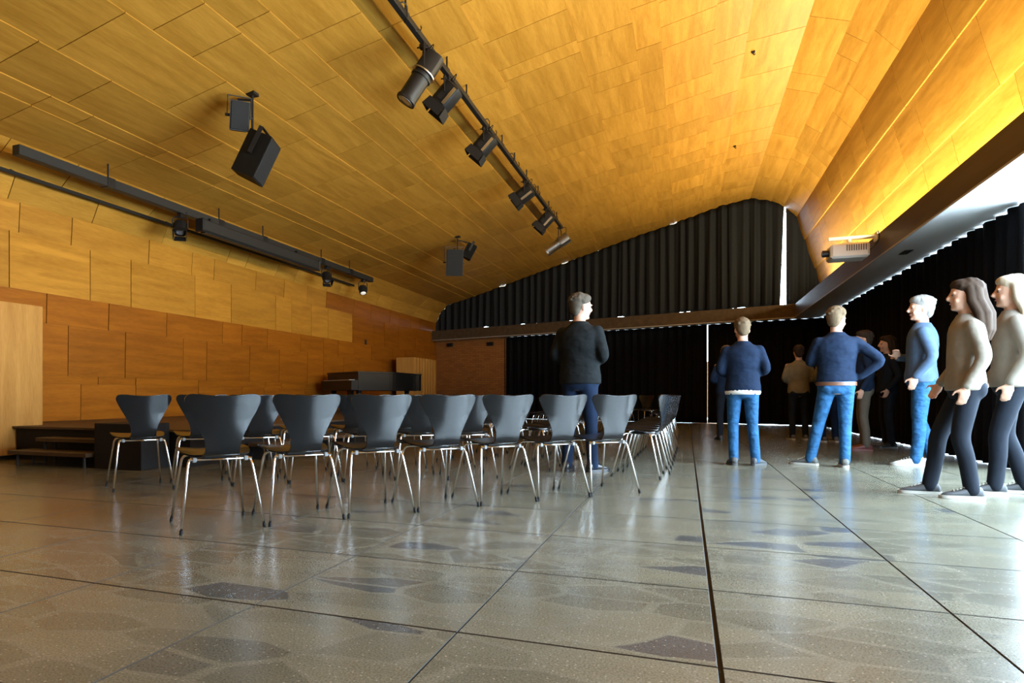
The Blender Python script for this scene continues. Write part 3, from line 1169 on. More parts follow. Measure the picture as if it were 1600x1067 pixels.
def loudspeaker(label, loc, rot, w_, d_, h_, housing, group):
    """front grille on local -y; origin at the box centre"""
    root = thing('loudspeaker', label, 'speaker', loc, 0, group, rot=rot)
    m_ = MB()
    vs = []
    b = .012
    for z in (-h_ / 2, h_ / 2):
        for (x, y) in ((-w_ / 2, -d_ / 2), (w_ / 2, -d_ / 2), (w_ * .32, d_ / 2), (-w_ * .32, d_ / 2)):
            vs.append((x, y, z))
    m_.add(vs, [(0, 1, 5, 4), (1, 2, 6, 5), (2, 3, 7, 6), (3, 0, 4, 7), (3, 2, 1, 0), (4, 5, 6, 7)])
    m_.build('housing', [housing], root)
    m_ = MB()
    m_.box(-w_ / 2 + .012, w_ / 2 - .012, -d_ / 2 - .014, -d_ / 2 + .002, -h_ / 2 + .012, h_ / 2 - .012, bev=.008)
    m_.build('grille', [GRILLE], root)
    m_ = MB()
    hw = w_ / 2 + .018
    m_.box(-hw - .006, -hw, -.03, .03, -.02, h_ / 2 + .06)
    m_.box(hw, hw + .006, -.03, .03, -.02, h_ / 2 + .06)
    m_.box(-hw - .006, hw + .006, -.03, .03, h_ / 2 + .054, h_ / 2 + .062)
    yk = m_.build('yoke', [BLACKM], root)
    for sx in (-1, 1):
        m_ = MB()
        m_.tube([(sx * (w_ / 2 - .02), 0, 0), (sx * (hw + .03), 0, 0)], .018, 10)
        m_.build('knob', [BLACKM], yk)
    return root


def hanger(label, x, y, z0, arms):
    root = thing('speaker_hanger', label, 'bracket', (x, y, ceil_z(x)), 0, 'ceiling brackets for the speakers')
    top = ceil_z(x)
    m_ = MB()
    m_.tube([(0, 0, .02), (0, 0, z0 - top)], .016, 10)
    m_.build('pole', [BLACKM], root)
    m_ = MB()
    m_.box(-.06, .06, -.06, .06, -.03, .02)
    m_.build('ceiling_plate', [BLACKM], root)
    for a in arms:
        m_ = MB()
        m_.tube([Vector(p) - Vector((x, y, top)) for p in a], .017, 8)
        m_.build('arm', [BLACKM], root)
    return root


GS = 'loudspeakers hung from the ceiling'
hanger('black ceiling bracket carrying the nearer pair of loudspeakers', -5.3, 7.35, 4.15, [[(-5.3, 7.35, 4.66), (-5.46, 7.25, 4.66)], [(-5.3, 7.35, 4.25), (-5.22, 7.42, 4.20)]])
loudspeaker('smaller charcoal loudspeaker of the nearer pair, hung above the large black one', (-5.42, 7.22, 4.42), (R(18), 0, R(45)), .25, .20, .36, SPK, GS)
loudspeaker('large black loudspeaker of the nearer pair, tilted downwards', (-5.29, 7.40, 3.93), (R(26), 0, R(108)), .42, .34, .58, SPKB, GS)
hanger('black ceiling bracket carrying the farther pair of loudspeakers', -5.3, 15.8, 4.35, [[(-5.3, 15.8, 4.40), (-5.33, 15.6, 4.40)], [(-5.3, 15.8, 4.66), (-5.12, 16.05, 4.64)]])
loudspeaker('charcoal loudspeaker of the farther pair, facing the seats', (-5.34, 15.6, 4.06), (R(10), 0, R(30)), .42, .32, .64, SPK, GS)
loudspeaker('black loudspeaker of the farther pair, turned away behind the charcoal one', (-5.10, 16.1, 4.42), (R(28), 0, R(112)), .26, .24, .38, SPKB, GS)

# ------------------------------------------------------------------ projector on the window beam
pj = thing('projector', 'off-white projector hanging from an arm on the dark window beam', 'projector', (2.60, 11.62, 3.02))
m_ = MB()
m_.box(-.60, -.10, -.20, .20, -.20, .02, bev=.03)
hs = m_.build('housing', [CREAM], pj)
m_ = MB()
for k in range(9):
    m_.box(-.40 + k * .030, -.385 + k * .030, -.206, -.198, -.10, -.01)
m_.build('grille', [mat('grille_shadow', (.12, .11, .10), .6)], hs)
m_ = MB()
m_.tube([(-.60, -.06, -.10), (-.69, -.06, -.10)], .052, 16)
ln = m_.build('lens_barrel', [BLACKM], pj, angle=40)
m_ = MB()
m_.tube([(-.69, -.06, -.10), (-.695, -.06, -.10)], .036, 16)
m_.build('lens', [LENS], ln)
m_ = MB()
m_.tube([(0.0, 0, .125), (-.60, 0, .125)], .030, 12)
m_.build('arm', [CREAM], pj, angle=40)
m_ = MB()
m_.tube([(-.33, 0, .12), (-.33, 0, .02)], .03, 12)
m_.box(-.43, -.23, -.10, .10, .018, .034)
m_.build('mount', [CREAM], pj, angle=40)
m_ = MB()
m_.box(0.0, .028, -.09, .09, .05, .185, bev=.01)
m_.build('wall_plate', [CREAM], pj)
m_ = MB()
pts = []
for k in range(15):
    t = k / 14
    pts.append((-.10 + .11 * t + .06 * math.sin(math.pi * t), -.12, -.10 + .28 * t))
m_.tube(pts, .008, 8)
m_.build('cable', [BLACKM], pj, smooth=True)

# ------------------------------------------------------------------ chairs


def interp(tab, s):
    if s <= tab[0][0]:
        return tab[0][1]
    for (a, va), (b, vb) in zip(tab, tab[1:]):
        if s <= b:
            t = (s - a) / (b - a)
            t = t * t * (3 - 2 * t)
            return va + (vb - va) * t
    return tab[-1][1]


def interp_smooth(tab, s):
    # monotone-friendly cubic through the table (no stair steps)
    n = len(tab)
    for i in range(n - 1):
        if s <= tab[i + 1][0] or i == n - 2:
            x0, y0 = tab[i]
            x1, y1 = tab[i + 1]

            def sl(k):
                if k <= 0 or k >= n - 1:
                    a, b = (0, 1) if k <= 0 else (n - 2, n - 1)
                    return (tab[b][1] - tab[a][1]) / (tab[b][0] - tab[a][0])
                d0 = (tab[k][1] - tab[k - 1][1]) / (tab[k][0] - tab[k - 1][0])
                d1 = (tab[k + 1][1] - tab[k][1]) / (tab[k + 1][0] - tab[k][0])
                return 0 if d0 * d1 <= 0 else 2 * d0 * d1 / (d0 + d1)
            h = x1 - x0
            t = (s - x0) / h
            return y0 * (1 + 2 * t) * (1 - t) ** 2 + sl(i) * h * t * (1 - t) ** 2 + y1 * t * t * (3 - 2 * t) + sl(i + 1) * h * t * t * (t - 1)


def chair_shell():
    # side profile (y forward, z): seat front edge -> seat -> bend -> top of the back
    ctrl = [(.245, .432), (.225, .446), (.17, .455), (.05, .449), (-.06, .440), (-.13, .436), (-.178, .446), (-.205, .480), (-.220, .535), (-.238, .62), (-.258, .71), (-.275, .785), (-.278, .80)]
    pts = [Vector((0, y, z)) for y, z in ctrl]
    # Catmull-Rom resample
    P = []
    for i in range(len(pts) - 1):
        p0, p1, p2, p3 = pts[max(i - 1, 0)], pts[i], pts[i + 1], pts[min(i + 2, len(pts) - 1)]
        for k in range(8):
            t = k / 8
            P.append(0.5 * ((2 * p1) + (p2 - p0) * t + (2 * p0 - 5 * p1 + 4 * p2 - p3) * t * t + (3 * p1 - p0 - 3 * p2 + p3) * t ** 3))
    P.append(pts[-1])
    s = [0]
    for a, b in zip(P, P[1:]):
        s.append(s[-1] + (b - a).length)
    T = s[-1]
    # half-widths along the arc (fraction of the length)
    W = [(0, .150), (.012, .172), (.035, .190), (.09, .207), (.22, .213), (.33, .205), (.41, .184), (.455, .156), (.495, .122), (.53, .104), (.58, .100), (.63, .103), (.675, .113), (.758, .146), (.854, .190), (.90, .209), (.932, .219), (.958, .216), (.978, .203), (.992, .178), (1.0, .145)]
    nx = 16
    front, back = [], []
    th = .0095
    rows = len(P)
    for i in range(rows):
        f = s[i] / T
        w_ = interp_smooth(W, f)
        d = (P[min(i + 1, rows - 1)] - P[max(i - 1, 0)]).normalized()
        n = Vector((0, -d.z, d.y))
        n = n if True else -n
        # n points to the sitter's side (up on the seat, forward on the back)
        n = Vector((0, d.z, -d.y))
        if f < .5 and n.z < 0:
            n = -n
        if f >= .5 and n.y < 0:
            n = -n
        for j in range(nx + 1):
            t = 2 * j / nx - 1
            x = w_ * t
            k_back = max(0, min(1, (f - .55) / .25))
            k_seat = max(0, min(1, (.45 - f) / .2))
            curve = k_back * .052 * (x / .22) ** 2 + k_seat * (.012 * (x / .2) ** 2)
            q = P[i] + Vector((x, 0, 0)) + n * curve
            # the top edge dips in the middle, the ears rise
            if f > .86:
                e = (f - .86) / .14
                q = q + d * (e * (-.012 * (1 - (x / .19) ** 2)))
            front.append(q + n * th / 2)
            back.append(q - n * th / 2)
    nr = nx + 1
    V = front + back
    o_ = rows * nr
    F = []
    for i in range(rows - 1):
        for j in range(nx):
            F.append((i * nr + j, i * nr + j + 1, (i + 1) * nr + j + 1, (i + 1) * nr + j))
            F.append((o_ + i * nr + j, o_ + (i + 1) * nr + j, o_ + (i + 1) * nr + j + 1, o_ + i * nr + j + 1))
    for i in range(rows - 1):
        F.append((i * nr, (i + 1) * nr, o_ + (i + 1) * nr, o_ + i * nr))
        F.append((i * nr + nx, o_ + i * nr + nx, o_ + (i + 1) * nr + nx, (i + 1) * nr + nx))
    for j in range(nx):
        F.append((j, o_ + j, o_ + j + 1, j + 1))
        i = rows - 1
        F.append((i * nr + j, i * nr + j + 1, o_ + i * nr + j + 1, o_ + i * nr + j))
    mb = MB()
    mb.add(V, F)
    return mb


def make_chair(label, group):
    root = thing('plywood_chair', label, 'chair', (0, 0, 0), 0, group)
    me = chair_shell().mesh('seat_shell', [PLY], True)
    sharp(me, 50)
    link('seat_shell', me, root)
    for sx in (-1, 1):
        for (foot, knee, inn) in (((.24, -.235, .0), (.182, -.135, .418), (.07, -.02, .426)), ((.226, .225, .0), (.175, .125, .422), (.07, .03, .428))):
            f_, k_, i_ = Vector((foot[0] * sx, foot[1], 0)), Vector((knee[0] * sx, knee[1], knee[2])), Vector((inn[0] * sx, inn[1], inn[2]))
            pts = [i_]
            a_ = k_ + (i_ - k_).normalized() * .045
            b_ = k_ + (f_ - k_).normalized() * .045
            for k in range(7):
                t = k / 6
                pts.append(a_ * (1 - t) ** 2 + k_ * 2 * t * (1 - t) + b_ * t * t)
            top = f_ + (k_ - f_).normalized() * .022
            pts.append(top)
            m_ = MB()
            m_.tube(pts, .0078, 10)
            lg = m_.build('leg', [CHROME], root, smooth=True)
            m_ = MB()
            m_.tube([f_ + Vector((0, 0, .001)), top + (k_ - f_).normalized() * .004], [.0105, .0105], 10)
            m_.build('foot_cap', [RUBBER], lg, angle=50)
    m_ = MB()
    m_.tube([(-.185, -.142, .412), (.185, -.142, .412)], .0065, 8)
    m_.build('rear_crossbar', [CHROME], root, smooth=True)
    m_ = MB()
    m_.box(-.085, .085, -.075, .085, .412, .432, bev=.006)
    m_.build('seat_bracket', [GREYM], root)
    for sx in (-1, 1):
        m_ = MB()
        m_.box(sx * .150 - .012, sx * .150 + .012, -.150, -.115, .398, .426, bev=.004)
        m_.build('link_clip', [CLIP], root)
    return root


ORD = ['first', 'second', 'third', 'fourth', 'fifth', 'sixth', 'seventh', 'eighth', 'ninth', 'tenth']
chair0 = None


def chair(x, y, fwd_deg, label, group):
    global chair0
    if chair0 is None:
        chair0 = make_chair(label, group)
        chair0.location = (x, y, 0)
        chair0.rotation_euler = (0, 0, R(fwd_deg - 90))
        return chair0
    return dup(chair0, (x, y, 0), R(fwd_deg - 90), label, group)


# front row (nearest the camera)
front = [(-2.695, 3.362, 50.5), (-2.365, 3.753, 50.0), (-2.039, 4.158, 49.0), (-1.708, 4.543, 48.5), (-1.372, 4.925, 47.5), (-1.03, 5.301, 46.0), (-.683, 5.665, 45.0)]
for k, (x, y, a) in enumerate(front):
    chair(x, y, a + 90, f'{ORD[k]} black plywood chair of the front row, counted from the stage end', 'front row of chairs, backs to the camera')
# second row
x, y = -4.403, 4.485
row2 = []
for k in range(7):
    a = 45.5 - 3.0 * k
    row2.append((x, y, a))
    chair(x, y, (55 if k == 0 else a + 4) + 90, f'{ORD[k]} black plywood chair of the second row, counted from the plinth end', 'second row of chairs')
    x += .5 * math.cos(R(a - 1.5))
    y += .5 * math.sin(R(a - 1.5))
for k in range(5):
    x, y, a = row2[k + 2]
    chair(x + .98 * math.cos(R(a + 92)), y + .98 * math.sin(R(a + 92)), a + 94, f'{ORD[k]} black plywood chair of the third row, counted from the stage end', 'third row of chairs')


def column(x, y, n, lean, fwd, desc, group):
    for k in range(n):
        chair(x + lean * k, y + .5 * k, fwd + 1.2 * k * (1 if lean else 0), f'{ORD[k]} nearest black plywood chair {desc}', group)


column(-.42, 6.92, 8, .010, 171, 'of the side block\'s outer row, facing the stage', 'outer side row of chairs facing the stage')
column(-1.52, 7.25, 7, .010, 172, 'of the side block\'s middle row, facing the stage', 'middle side row of chairs facing the stage')
column(-2.55, 7.75, 6, .010, 173, 'of the side block\'s inner row, facing the stage', 'inner side row of chairs facing the stage')
column(-.38, 12.85, 5, 0, 183, 'of the distant block\'s outer row', 'outer row of the distant chair block')
column(-1.50, 12.85, 5, 0, 183, 'of the distant block\'s middle row', 'middle row of the distant chair block')
column(-2.60, 12.85, 4, 0, 184, 'of the distant block\'s inner row', 'inner row of the distant chair block')
for k in range(4):
    chair(-2.0 + .5 * k * .95, 18.0 - .15 * k, 240, f'{ORD[k]} black plywood chair by the back curtain, counted from the stage end', 'chairs along the back curtain')

# ------------------------------------------------------------------ people


def remeshed(name, mb, mats, voxel, smooth_it=6):
    me = mb.mesh(name, mats)
    ob = bpy.data.objects.new(name, me)
    C.objects.link(ob)
    md = ob.modifiers.new('r', 'REMESH')
    md.mode = 'VOXEL'
    md.voxel_size = voxel
    md.use_smooth_shade = True
    ms = ob.modifiers.new('s', 'SMOOTH')
    ms.factor = 0.5
    ms.iterations = smooth_it
    dg = bpy.context.evaluated_depsgraph_get()
    dg.update()
    me2 = bpy.data.meshes.new_from_object(ob.evaluated_get(dg))
    bpy.data.objects.remove(ob)
    me2.name = name
    me2.materials.clear()
    for m in mats:
        me2.materials.append(m)
    me2.polygons.foreach_set('use_smooth', [True] * len(me2.polygons))
    return me2


def loft(mb, secs, n=20):
    """secs: (z, rx, ry, cx, cy)"""
    rg = []
    for z, rx, ry, cx, cy in secs:
        rg.append([(cx + rx * math.cos(2 * math.pi * k / n), cy + ry * math.sin(2 * math.pi * k / n), z) for k in range(n)])
    mb.rings(rg)


def limb(mb, pts, rr, n=14):
    P, Q = [], []
    for i in range(len(pts) - 1):
        for k in range(6):
            t = k / 6
            P.append(Vector(pts[i]).lerp(Vector(pts[i + 1]), t))
            Q.append(rr[i] + (rr[i + 1] - rr[i]) * t)
    P.append(Vector(pts[-1]))
    Q.append(rr[-1])
    # soften the joints
    for _ in range(2):
        P = [P[0]] + [(P[i - 1] + 2 * P[i] + P[i + 1]) / 4 for i in range(1, len(P) - 1)] + [P[-1]]
    mb.tube(P, Q, n)
    mb.ell(P[0], (Q[0],) * 3, n, 8)
    mb.ell(P[-1], (Q[-1],) * 3, n, 8)


SKIN = mat('skin', (0.52, 0.30, 0.21), 0.5, noise=.06, nscale=30)
LIPS = mat('lips', (0.36, 0.15, 0.12), 0.5)
EYE = mat('eye', (0.05, 0.04, 0.035), 0.2)
SHIRTW = mat('white_shirt_cloth', (0.62, 0.62, 0.58), 0.8)
JEANS = mat('blue_denim', (0.016, 0.072, 0.165), 0.8, spec=0.15, noise=.30, nscale=9, bump=.9, bscale=9, bdist=.03, stretch=(1, 1, 1.7))
JEANSD = mat('dark_blue_denim', (0.007, 0.015, 0.036), 0.85, spec=0.12, noise=.25, nscale=9)
KHAKI = mat('brown_khaki_cloth', (0.075, 0.060, 0.042), 0.8, noise=.15, nscale=9)
BLACKT = mat('black_trouser_cloth', (0.009, 0.012, 0.018), 0.85, spec=0.12, noise=.2, nscale=9)
CHARC = mat('charcoal_knit', (0.0095, 0.0115, 0.0125), 0.9, spec=0.12, noise=.18, nscale=14, bump=.8, bscale=7, bdist=.03, stretch=(1, 1, 1.3))
NAVY = mat('navy_knit', (0.0065, 0.0135, 0.031), 0.9, spec=0.12, noise=.18, nscale=14, bump=.8, bscale=7, bdist=.03, stretch=(1, 1, 1.3))
NAVY2 = mat('dark_navy_knit', (0.008, 0.016, 0.036), 0.9, spec=0.12, noise=.18, nscale=14)
SLATE = mat('slate_blue_cloth', (0.055, 0.088, 0.145), 0.9, spec=0.12, noise=.15, nscale=14)
BEIGE = mat('beige_knit', (0.21, 0.185, 0.15), 0.9, spec=0.12, noise=.12, nscale=14, bump=.8, bscale=7, bdist=.03)
BEIGE2 = mat('pale_taupe_knit', (0.20, 0.18, 0.15), 0.9, spec=0.12, noise=.12, nscale=14)
OLIVE = mat('olive_cloth', (0.085, 0.080, 0.040), 0.9, spec=0.12, noise=.15, nscale=14)
SAND = mat('dim_sand_cloth', (0.17, 0.14, 0.085), 0.9, spec=0.12, noise=.15, nscale=14)
HAIRG = mat('grey_blond_hair', (0.075, 0.062, 0.047), 0.7, spec=0.06, noise=.3, nscale=8, stretch=(6, 6, 1))
HAIRS = mat('silver_hair', (0.20, 0.19, 0.175), 0.7, spec=0.06, noise=.25, nscale=8, stretch=(6, 6, 1))
HAIRB = mat('light_brown_hair', (0.115, 0.08, 0.048), 0.7, spec=0.06, noise=.3, nscale=8, stretch=(6, 6, 1))
HAIRD = mat('dark_brown_hair', (0.035, 0.022, 0.015), 0.7, spec=0.06, noise=.3, nscale=8, stretch=(6, 6, 1))
HAIRL = mat('ash_blonde_hair', (0.42, 0.36, 0.27), 0.7, spec=0.06, noise=.3, nscale=8, stretch=(8, 8, 1))
LEATHER = mat('black_leather_shoe', (0.018, 0.018, 0.020), 0.3)
BROWNL = mat('brown_leather_belt', (0.11, 0.045, 0.022), 0.45)
REDL = mat('reddish_leather_shoe', (0.13, 0.03, 0.025), 0.5)
GREYS = mat('grey_sneaker', (0.075, 0.075, 0.068), 0.7)
WHITES = mat('white_sneaker', (0.42, 0.42, 0.42), 0.6)
DARKS = mat('dark_grey_sneaker', (0.045, 0.048, 0.052), 0.7)
SOLEW = mat('pale_rubber_sole', (0.36, 0.35, 0.31), 0.7)


def person(label, loc, fwd_deg, H, top, legs, hair, shoe, sole, head_yaw=0.0, head_tilt=0.0, arms=None, stance=None, longhair=False, voxel=.012, bulk=1.0, belt=None, hem=None, female=False, bag=None):
    """local frame: +y forward, +x the person's own right, z up, scaled to height H"""
    root = thing('person', label, 'person', (loc[0], loc[1], 0), R(fwd_deg - 90), 'people standing in the hall')
    k = H / 1.75
    arms = arms or {}
    stance = stance or {}
    sw = (.165 if female else .182)

    def sc(p):
        return Vector(p) * k

    L = {}
    for sx, nm in ((-1, 'l'), (1, 'r')):
        st_ = stance.get(nm, {})
        ank = st_.get('ankle', (sx * .11, -.02, .085))
        knee = st_.get('knee', (sx * .105, .02, .49))
        hip = (sx * .088, 0, .90)
        L[nm] = (hip, knee, ank, st_.get('yaw', sx * -8))
    A = {}
    for sx, nm in ((-1, 'l'), (1, 'r')):
        a_ = arms.get(nm, ((sx * .245, -.03, 1.13), (sx * .235, .06, .88), (0, .05, -1)))
        A[nm] = ((sx * sw, -.01, 1.375),) + a_

    tors = [(.80, .11, .09), (.86, .168, .120), (.94, .170, .122), (1.03, .148 if female else .156, .108), (1.12, .142 if female else .158, .108), (1.24, .158 if female else .172, .116), (1.33, .168 if female else .180, .112), (1.385, .165, .098), (1.425, .118, .080), (1.455, .072, .062), (1.485, .054, .052)]

    def torso(mb, inf, z0, z1):
        secs = []
        for z, rx, ry in tors:
            if z0 - .001 <= z <= z1 + .001:
                secs.append((z * k, (rx * bulk + inf) * k, (ry * bulk + inf) * k, 0, (-.012 if z > 1.2 else .0) * k))
        loft(mb, secs)

    # --- body: one continuous surface
    mb = MB()
    torso(mb, 0, .8, 1.49)
    hc = Vector((0, .012, 1.62)) * k
    hm = Matrix.Translation(Vector((0, 0, 1.52)) * k) @ Matrix.Rotation(R(head_yaw), 4, 'Z') @ Matrix.Rotation(R(head_tilt), 4, 'X') @ Matrix.Translation(Vector((0, 0, -1.52)) * k)
    hs_ = [(1.510, .030, .030, .045), (1.525, .047, .048, .036), (1.55, .060, .070, .022), (1.58, .068, .085, .012), (1.62, .074, .096, .004), (1.66, .077, .100, -.002), (1.69, .074, .096, -.004), (1.715, .064, .084, -.006), (1.735, .045, .060, -.008), (1.745, .022, .03, -.008)]
    rg = []
    for z, rx, ry, cy in hs_:
        rg.append([hm @ (Vector((rx * math.cos(2 * math.pi * q / 20), cy + ry * math.sin(2 * math.pi * q / 20), z)) * k) for q in range(20)])
    mb.rings(rg)
    mb.tube([Vector((0, -.015, 1.42)) * k, hm @ (Vector((0, -.008, 1.56)) * k)], [.060 * k, .054 * k], 14)
    # nose, brow, ears, cheeks, chin
    mb.tube([hm @ (Vector((0, .098, 1.645)) * k), hm @ (Vector((0, .118, 1.605)) * k), hm @ (Vector((0, .106, 1.594)) * k)], [.009 * k, .015 * k, .013 * k], 8)
    mb.ell(hm @ (Vector((0, .078, 1.527)) * k), (.024 * k, .020 * k, .016 * k), 10, 7)
    for sx in (-1, 1):
        mb.ell((0, 0, 0), (1, 1, 1), 10, 7, M=hm @ Matrix.Translation(Vector((sx * .078, -.004, 1.615)) * k) @ Matrix.Diagonal((.010 * k, .020 * k, .031 * k, 1)))
        mb.ell(hm @ (Vector((sx * .032, .088, 1.652)) * k), (.026 * k, .012 * k, .008 * k), 10, 7)
        mb.ell(hm @ (Vector((sx * .038, .068, 1.585)) * k), (.026 * k, .022 * k, .022 * k), 10, 7)
    for nm, sx in (('l', -1), ('r', 1)):
        sh, el, wr, hd = A[nm]
        limb(mb, [sc(sh), sc(el), sc(wr)], [.050 * k * bulk, .040 * k, .027 * k])
        # hand
        d = Vector(hd).normalized()
        w0 = sc(wr)
        side = Vector((0, 1, 0)) if abs(d.y) < .8 else Vector((1, 0, 0))
        nrm = d.cross(side).normalized()     # back of the hand
        side = nrm.cross(d).normalized()     # thumb side
        if nrm.x * sx < 0:
            nrm = -nrm
        pm = Matrix((side, d, nrm)).transposed().to_4x4()
        pm.translation = w0 + d * .05 * k
        mb.ell((0, 0, 0), (1, 1, 1), 12, 8, M=pm @ Matrix.Diagonal((.040 * k, .056 * k, .016 * k, 1)))
        for q, (off, ln) in enumerate(((.027, .070), (.009, .080), (-.009, .074), (-.026, .056))):
            b0 = w0 + d * .088 * k + side * off * k
            b1 = b0 + (d * .9 - nrm * .3).normalized() * ln * .5 * k
            b2 = b1 + (d * .55 - nrm * .8).normalized() * ln * .5 * k
            mb.tube([w0 + d * .06 * k + side * off * .9 * k, b0, b1, b2], [.009 * k, .0088 * k, .008 * k, .0065 * k], 8)
        t0 = w0 + d * .03 * k + side * .030 * k
        t1 = t0 + (side * .8 + d * .6 - nrm * .2).normalized() * .04 * k
        t2 = t1 + (d * .9 + side * .2 - nrm * .3).normalized() * .032 * k
        mb.tube([w0 + d * .02 * k, t0, t1, t2], [.013 * k, .012 * k, .010 * k, .008 * k], 8)
        # leg and foot core
        hip, knee, ank, yw = L[nm]
        limb(mb, [sc(hip), sc(knee), sc(ank)], [.066 * k, .050 * k, .036 * k])
        fw = Vector((math.sin(R(-yw)), math.cos(R(-yw)), 0))
        a0 = sc(ank)
        mb.tube([a0 - fw * .03 * k - Vector((0, 0, .03 * k)), a0 + fw * .10 * k - Vector((0, 0, .052 * k))], [.028 * k, .018 * k], 10)
    me = remeshed('body', mb, [SKIN], min(voxel, .0085), 3)
    link('body', me, root)

    # --- top
    mb = MB()
    torso(mb, .020, .94 if belt else .86, 1.49)
    for nm, sx in (('l', -1), ('r', 1)):
        sh, el, wr, hd = A[nm]
        w2 = Vector(wr).lerp(Vector(el), .05)
        limb(mb, [sc((sh[0] * .95, sh[1], sh[2] - .005)), sc(el), sc(w2)], [.064 * k * bulk, .055 * k, .040 * k])
    me = remeshed('sweater', mb, [top], voxel, 14)
    sw_ = link('sweater', me, root)
    if hem:
        m_ = MB()
        rr_ = [(.845, .178, .132), (.875, .186, .140), (.905, .184, .138)]
        loft(m_, [(z * k, rx * bulk * k, ry * bulk * k, 0, 0) for z, rx, ry in rr_], 28)
        m_.build('shirt_hem', [hem], root, smooth=True)

    # --- trousers
    mb = MB()
    torso(mb, .008, .80, 1.03)
    for nm in ('l', 'r'):
        hip, knee, ank, yw = L[nm]
        cuff = Vector(ank) + Vector((0, 0, -.015))
        mid = Vector(knee).lerp(Vector(ank), .45) + Vector((0, -.012, 0))
        limb(mb, [sc((hip[0], hip[1] - .008, hip[2] - .03)), sc(knee), sc(mid), sc(cuff)], [.086 * k * bulk, .066 * k, .060 * k, .056 * k])
        mb.ell(sc((hip[0] * .95, -.055, .875)), (.080 * k, .070 * k, .088 * k), 14, 9)
    me = remeshed('trousers', mb, [legs], voxel, 14)
    link('trousers', me, root)
    if belt:
        m_ = MB()
        n = 32
        for (a_, b_) in ((0, 1),):
            loft(m_, [(z * k, (.176 * bulk + .010) * k, (.126 * bulk + .010) * k, 0, 0) for z in (.895, .935)], n)
        m_.build('belt', [belt], root, smooth=False, angle=40)

    # --- shoes
    for nm, sx in (('l', -1), ('r', 1)):
        hip, knee, ank, yw = L[nm]
        a0 = sc(ank)
        lift = max(0, a0.z - .085 * k)
        T = Matrix.Translation((a0.x, a0.y, lift)) @ Matrix.Rotation(R(yw), 4, 'Z')
        if stance.get(nm, {}).get('pitch'):
            T = T @ Matrix.Rotation(R(stance[nm]['pitch']), 4, 'X')
        secs = [(-.075, .024, .065), (-.06, .034, .095), (-.02, .037, .105), (.03, .038, .092), (.08, .043, .070), (.13, .047, .056), (.17, .043, .045), (.195, .030, .034), (.207, .014, .022)]
        rg = []
        for y, hw, hh in secs:
            ring = []
            for q in range(14):
                t = 2 * math.pi * q / 14
                c_, s_ = math.cos(t), math.sin(t)
                ring.append(T @ (Vector((hw * math.copysign(abs(c_) ** .7, c_), y, .020 + (hh - .02) * (.5 + .5 * math.copysign(abs(s_) ** .8, s_)))) * k))
            rg.append(ring)
        m_ = MB()
        m_.rings(rg)
        so = m_.build('shoe', [shoe], root, smooth=True)
        m_ = MB()
        pts = [(-.085, .016), (-.075, .030), (-.03, .040), (.03, .041), (.09, .047), (.14, .050), (.18, .045), (.205, .030), (.217, .012)]
        poly = [(x, y) for y, x in pts] + [(-x, y) for y, x in reversed(pts)]
        n = len(poly)
        V = [T @ (Vector((x, y, z)) * k) for z in (.001, .026) for x, y in poly]
        m_.add(V, [list(range(n)), list(range(n, 2 * n))] + [(i, (i + 1) % n, n + (i + 1) % n, n + i) for i in range(n)])
        m_.build('sole', [sole], so, angle=40)
        m_ = MB()
        for q in range(4):
            y = .055 + q * .022
            z = .096 - q * .0095
            m_.tube([T @ (Vector((x, y, z - abs(x) * .35)) * k) for x in (-.022, 0, .022)], .0035 * k, 6)
        m_.build('laces', [sole], so, smooth=True)

    # --- face details
    for sx in (-1, 1):
        m_ = MB()
        m_.ell(hm @ (Vector((sx * .031, .0885, 1.634)) * k), (.011 * k, .009 * k, .007 * k), 10, 7)
        m_.build('eye', [EYE], root, smooth=True)
    m_ = MB()
    m_.ell((0, 0, 0), (1, 1, 1), 12, 7, M=hm @ Matrix.Translation(Vector((0, .094, 1.568)) * k) @ Matrix.Diagonal((.024 * k, .010 * k, .007 * k, 1)))
    m_.build('mouth', [LIPS], root, smooth=True)

    # --- hair
    mb = MB()

    def E(c, r):
        mb.ell((0, 0, 0), (1, 1, 1), 18, 11, M=hm @ Matrix.Translation(Vector(c) * k) @ Matrix.Diagonal((r[0] * k, r[1] * k, r[2] * k, 1)))
    E((0, -.020, 1.690), (.091, .110, .083))
    E((0, .020, 1.718), (.078, .082, .050))
    E((0, -.045, 1.645), (.083, .078, .085))
    E((0, .045, 1.722), (.068, .052, .036))
    E((-.03, .03, 1.732), (.04, .06, .028))
    E((0, -.058, 1.60), (.070, .052, .072))
    hr = random.Random(int(H * 1000))
    for _ in range(70):
        th, ph_ = hr.uniform(0, 6.283), hr.uniform(.05, 1.75)
        c = (.084 * math.sin(ph_) * math.cos(th), -.020 + .100 * math.sin(ph_) * math.sin(th), 1.685 + .076 * math.cos(ph_))
        if c[1] > .035 and c[2] < 1.70:
            continue
        E(c, (hr.uniform(.010, .020), hr.uniform(.012, .026), hr.uniform(.012, .022)))
    if longhair:
        for (cx_, cy_, r0) in ((0, -.075, .07), (-.055, -.05, .05), (.055, -.05, .05), (-.075, -.01, .034), (.075, -.01, .034)):
            P = [hm @ (Vector((cx_, cy_, 1.68)) * k), hm @ (Vector((cx_ * 1.1, cy_ - .01, 1.58)) * k), Vector((cx_ * 1.25, cy_ - .055, 1.47)) * k, Vector((cx_ * 1.3, cy_ - .065, 1.34)) * k, Vector((cx_ * 1.1, cy_ - .065, 1.26)) * k]
            mb.tube(P, [r0 * .9 * k, r0 * k, r0 * k, r0 * .85 * k, r0 * .35 * k], 12)
    me = remeshed('hair', mb, [hair], .008, 3)
    link('hair', me, root)
    return root


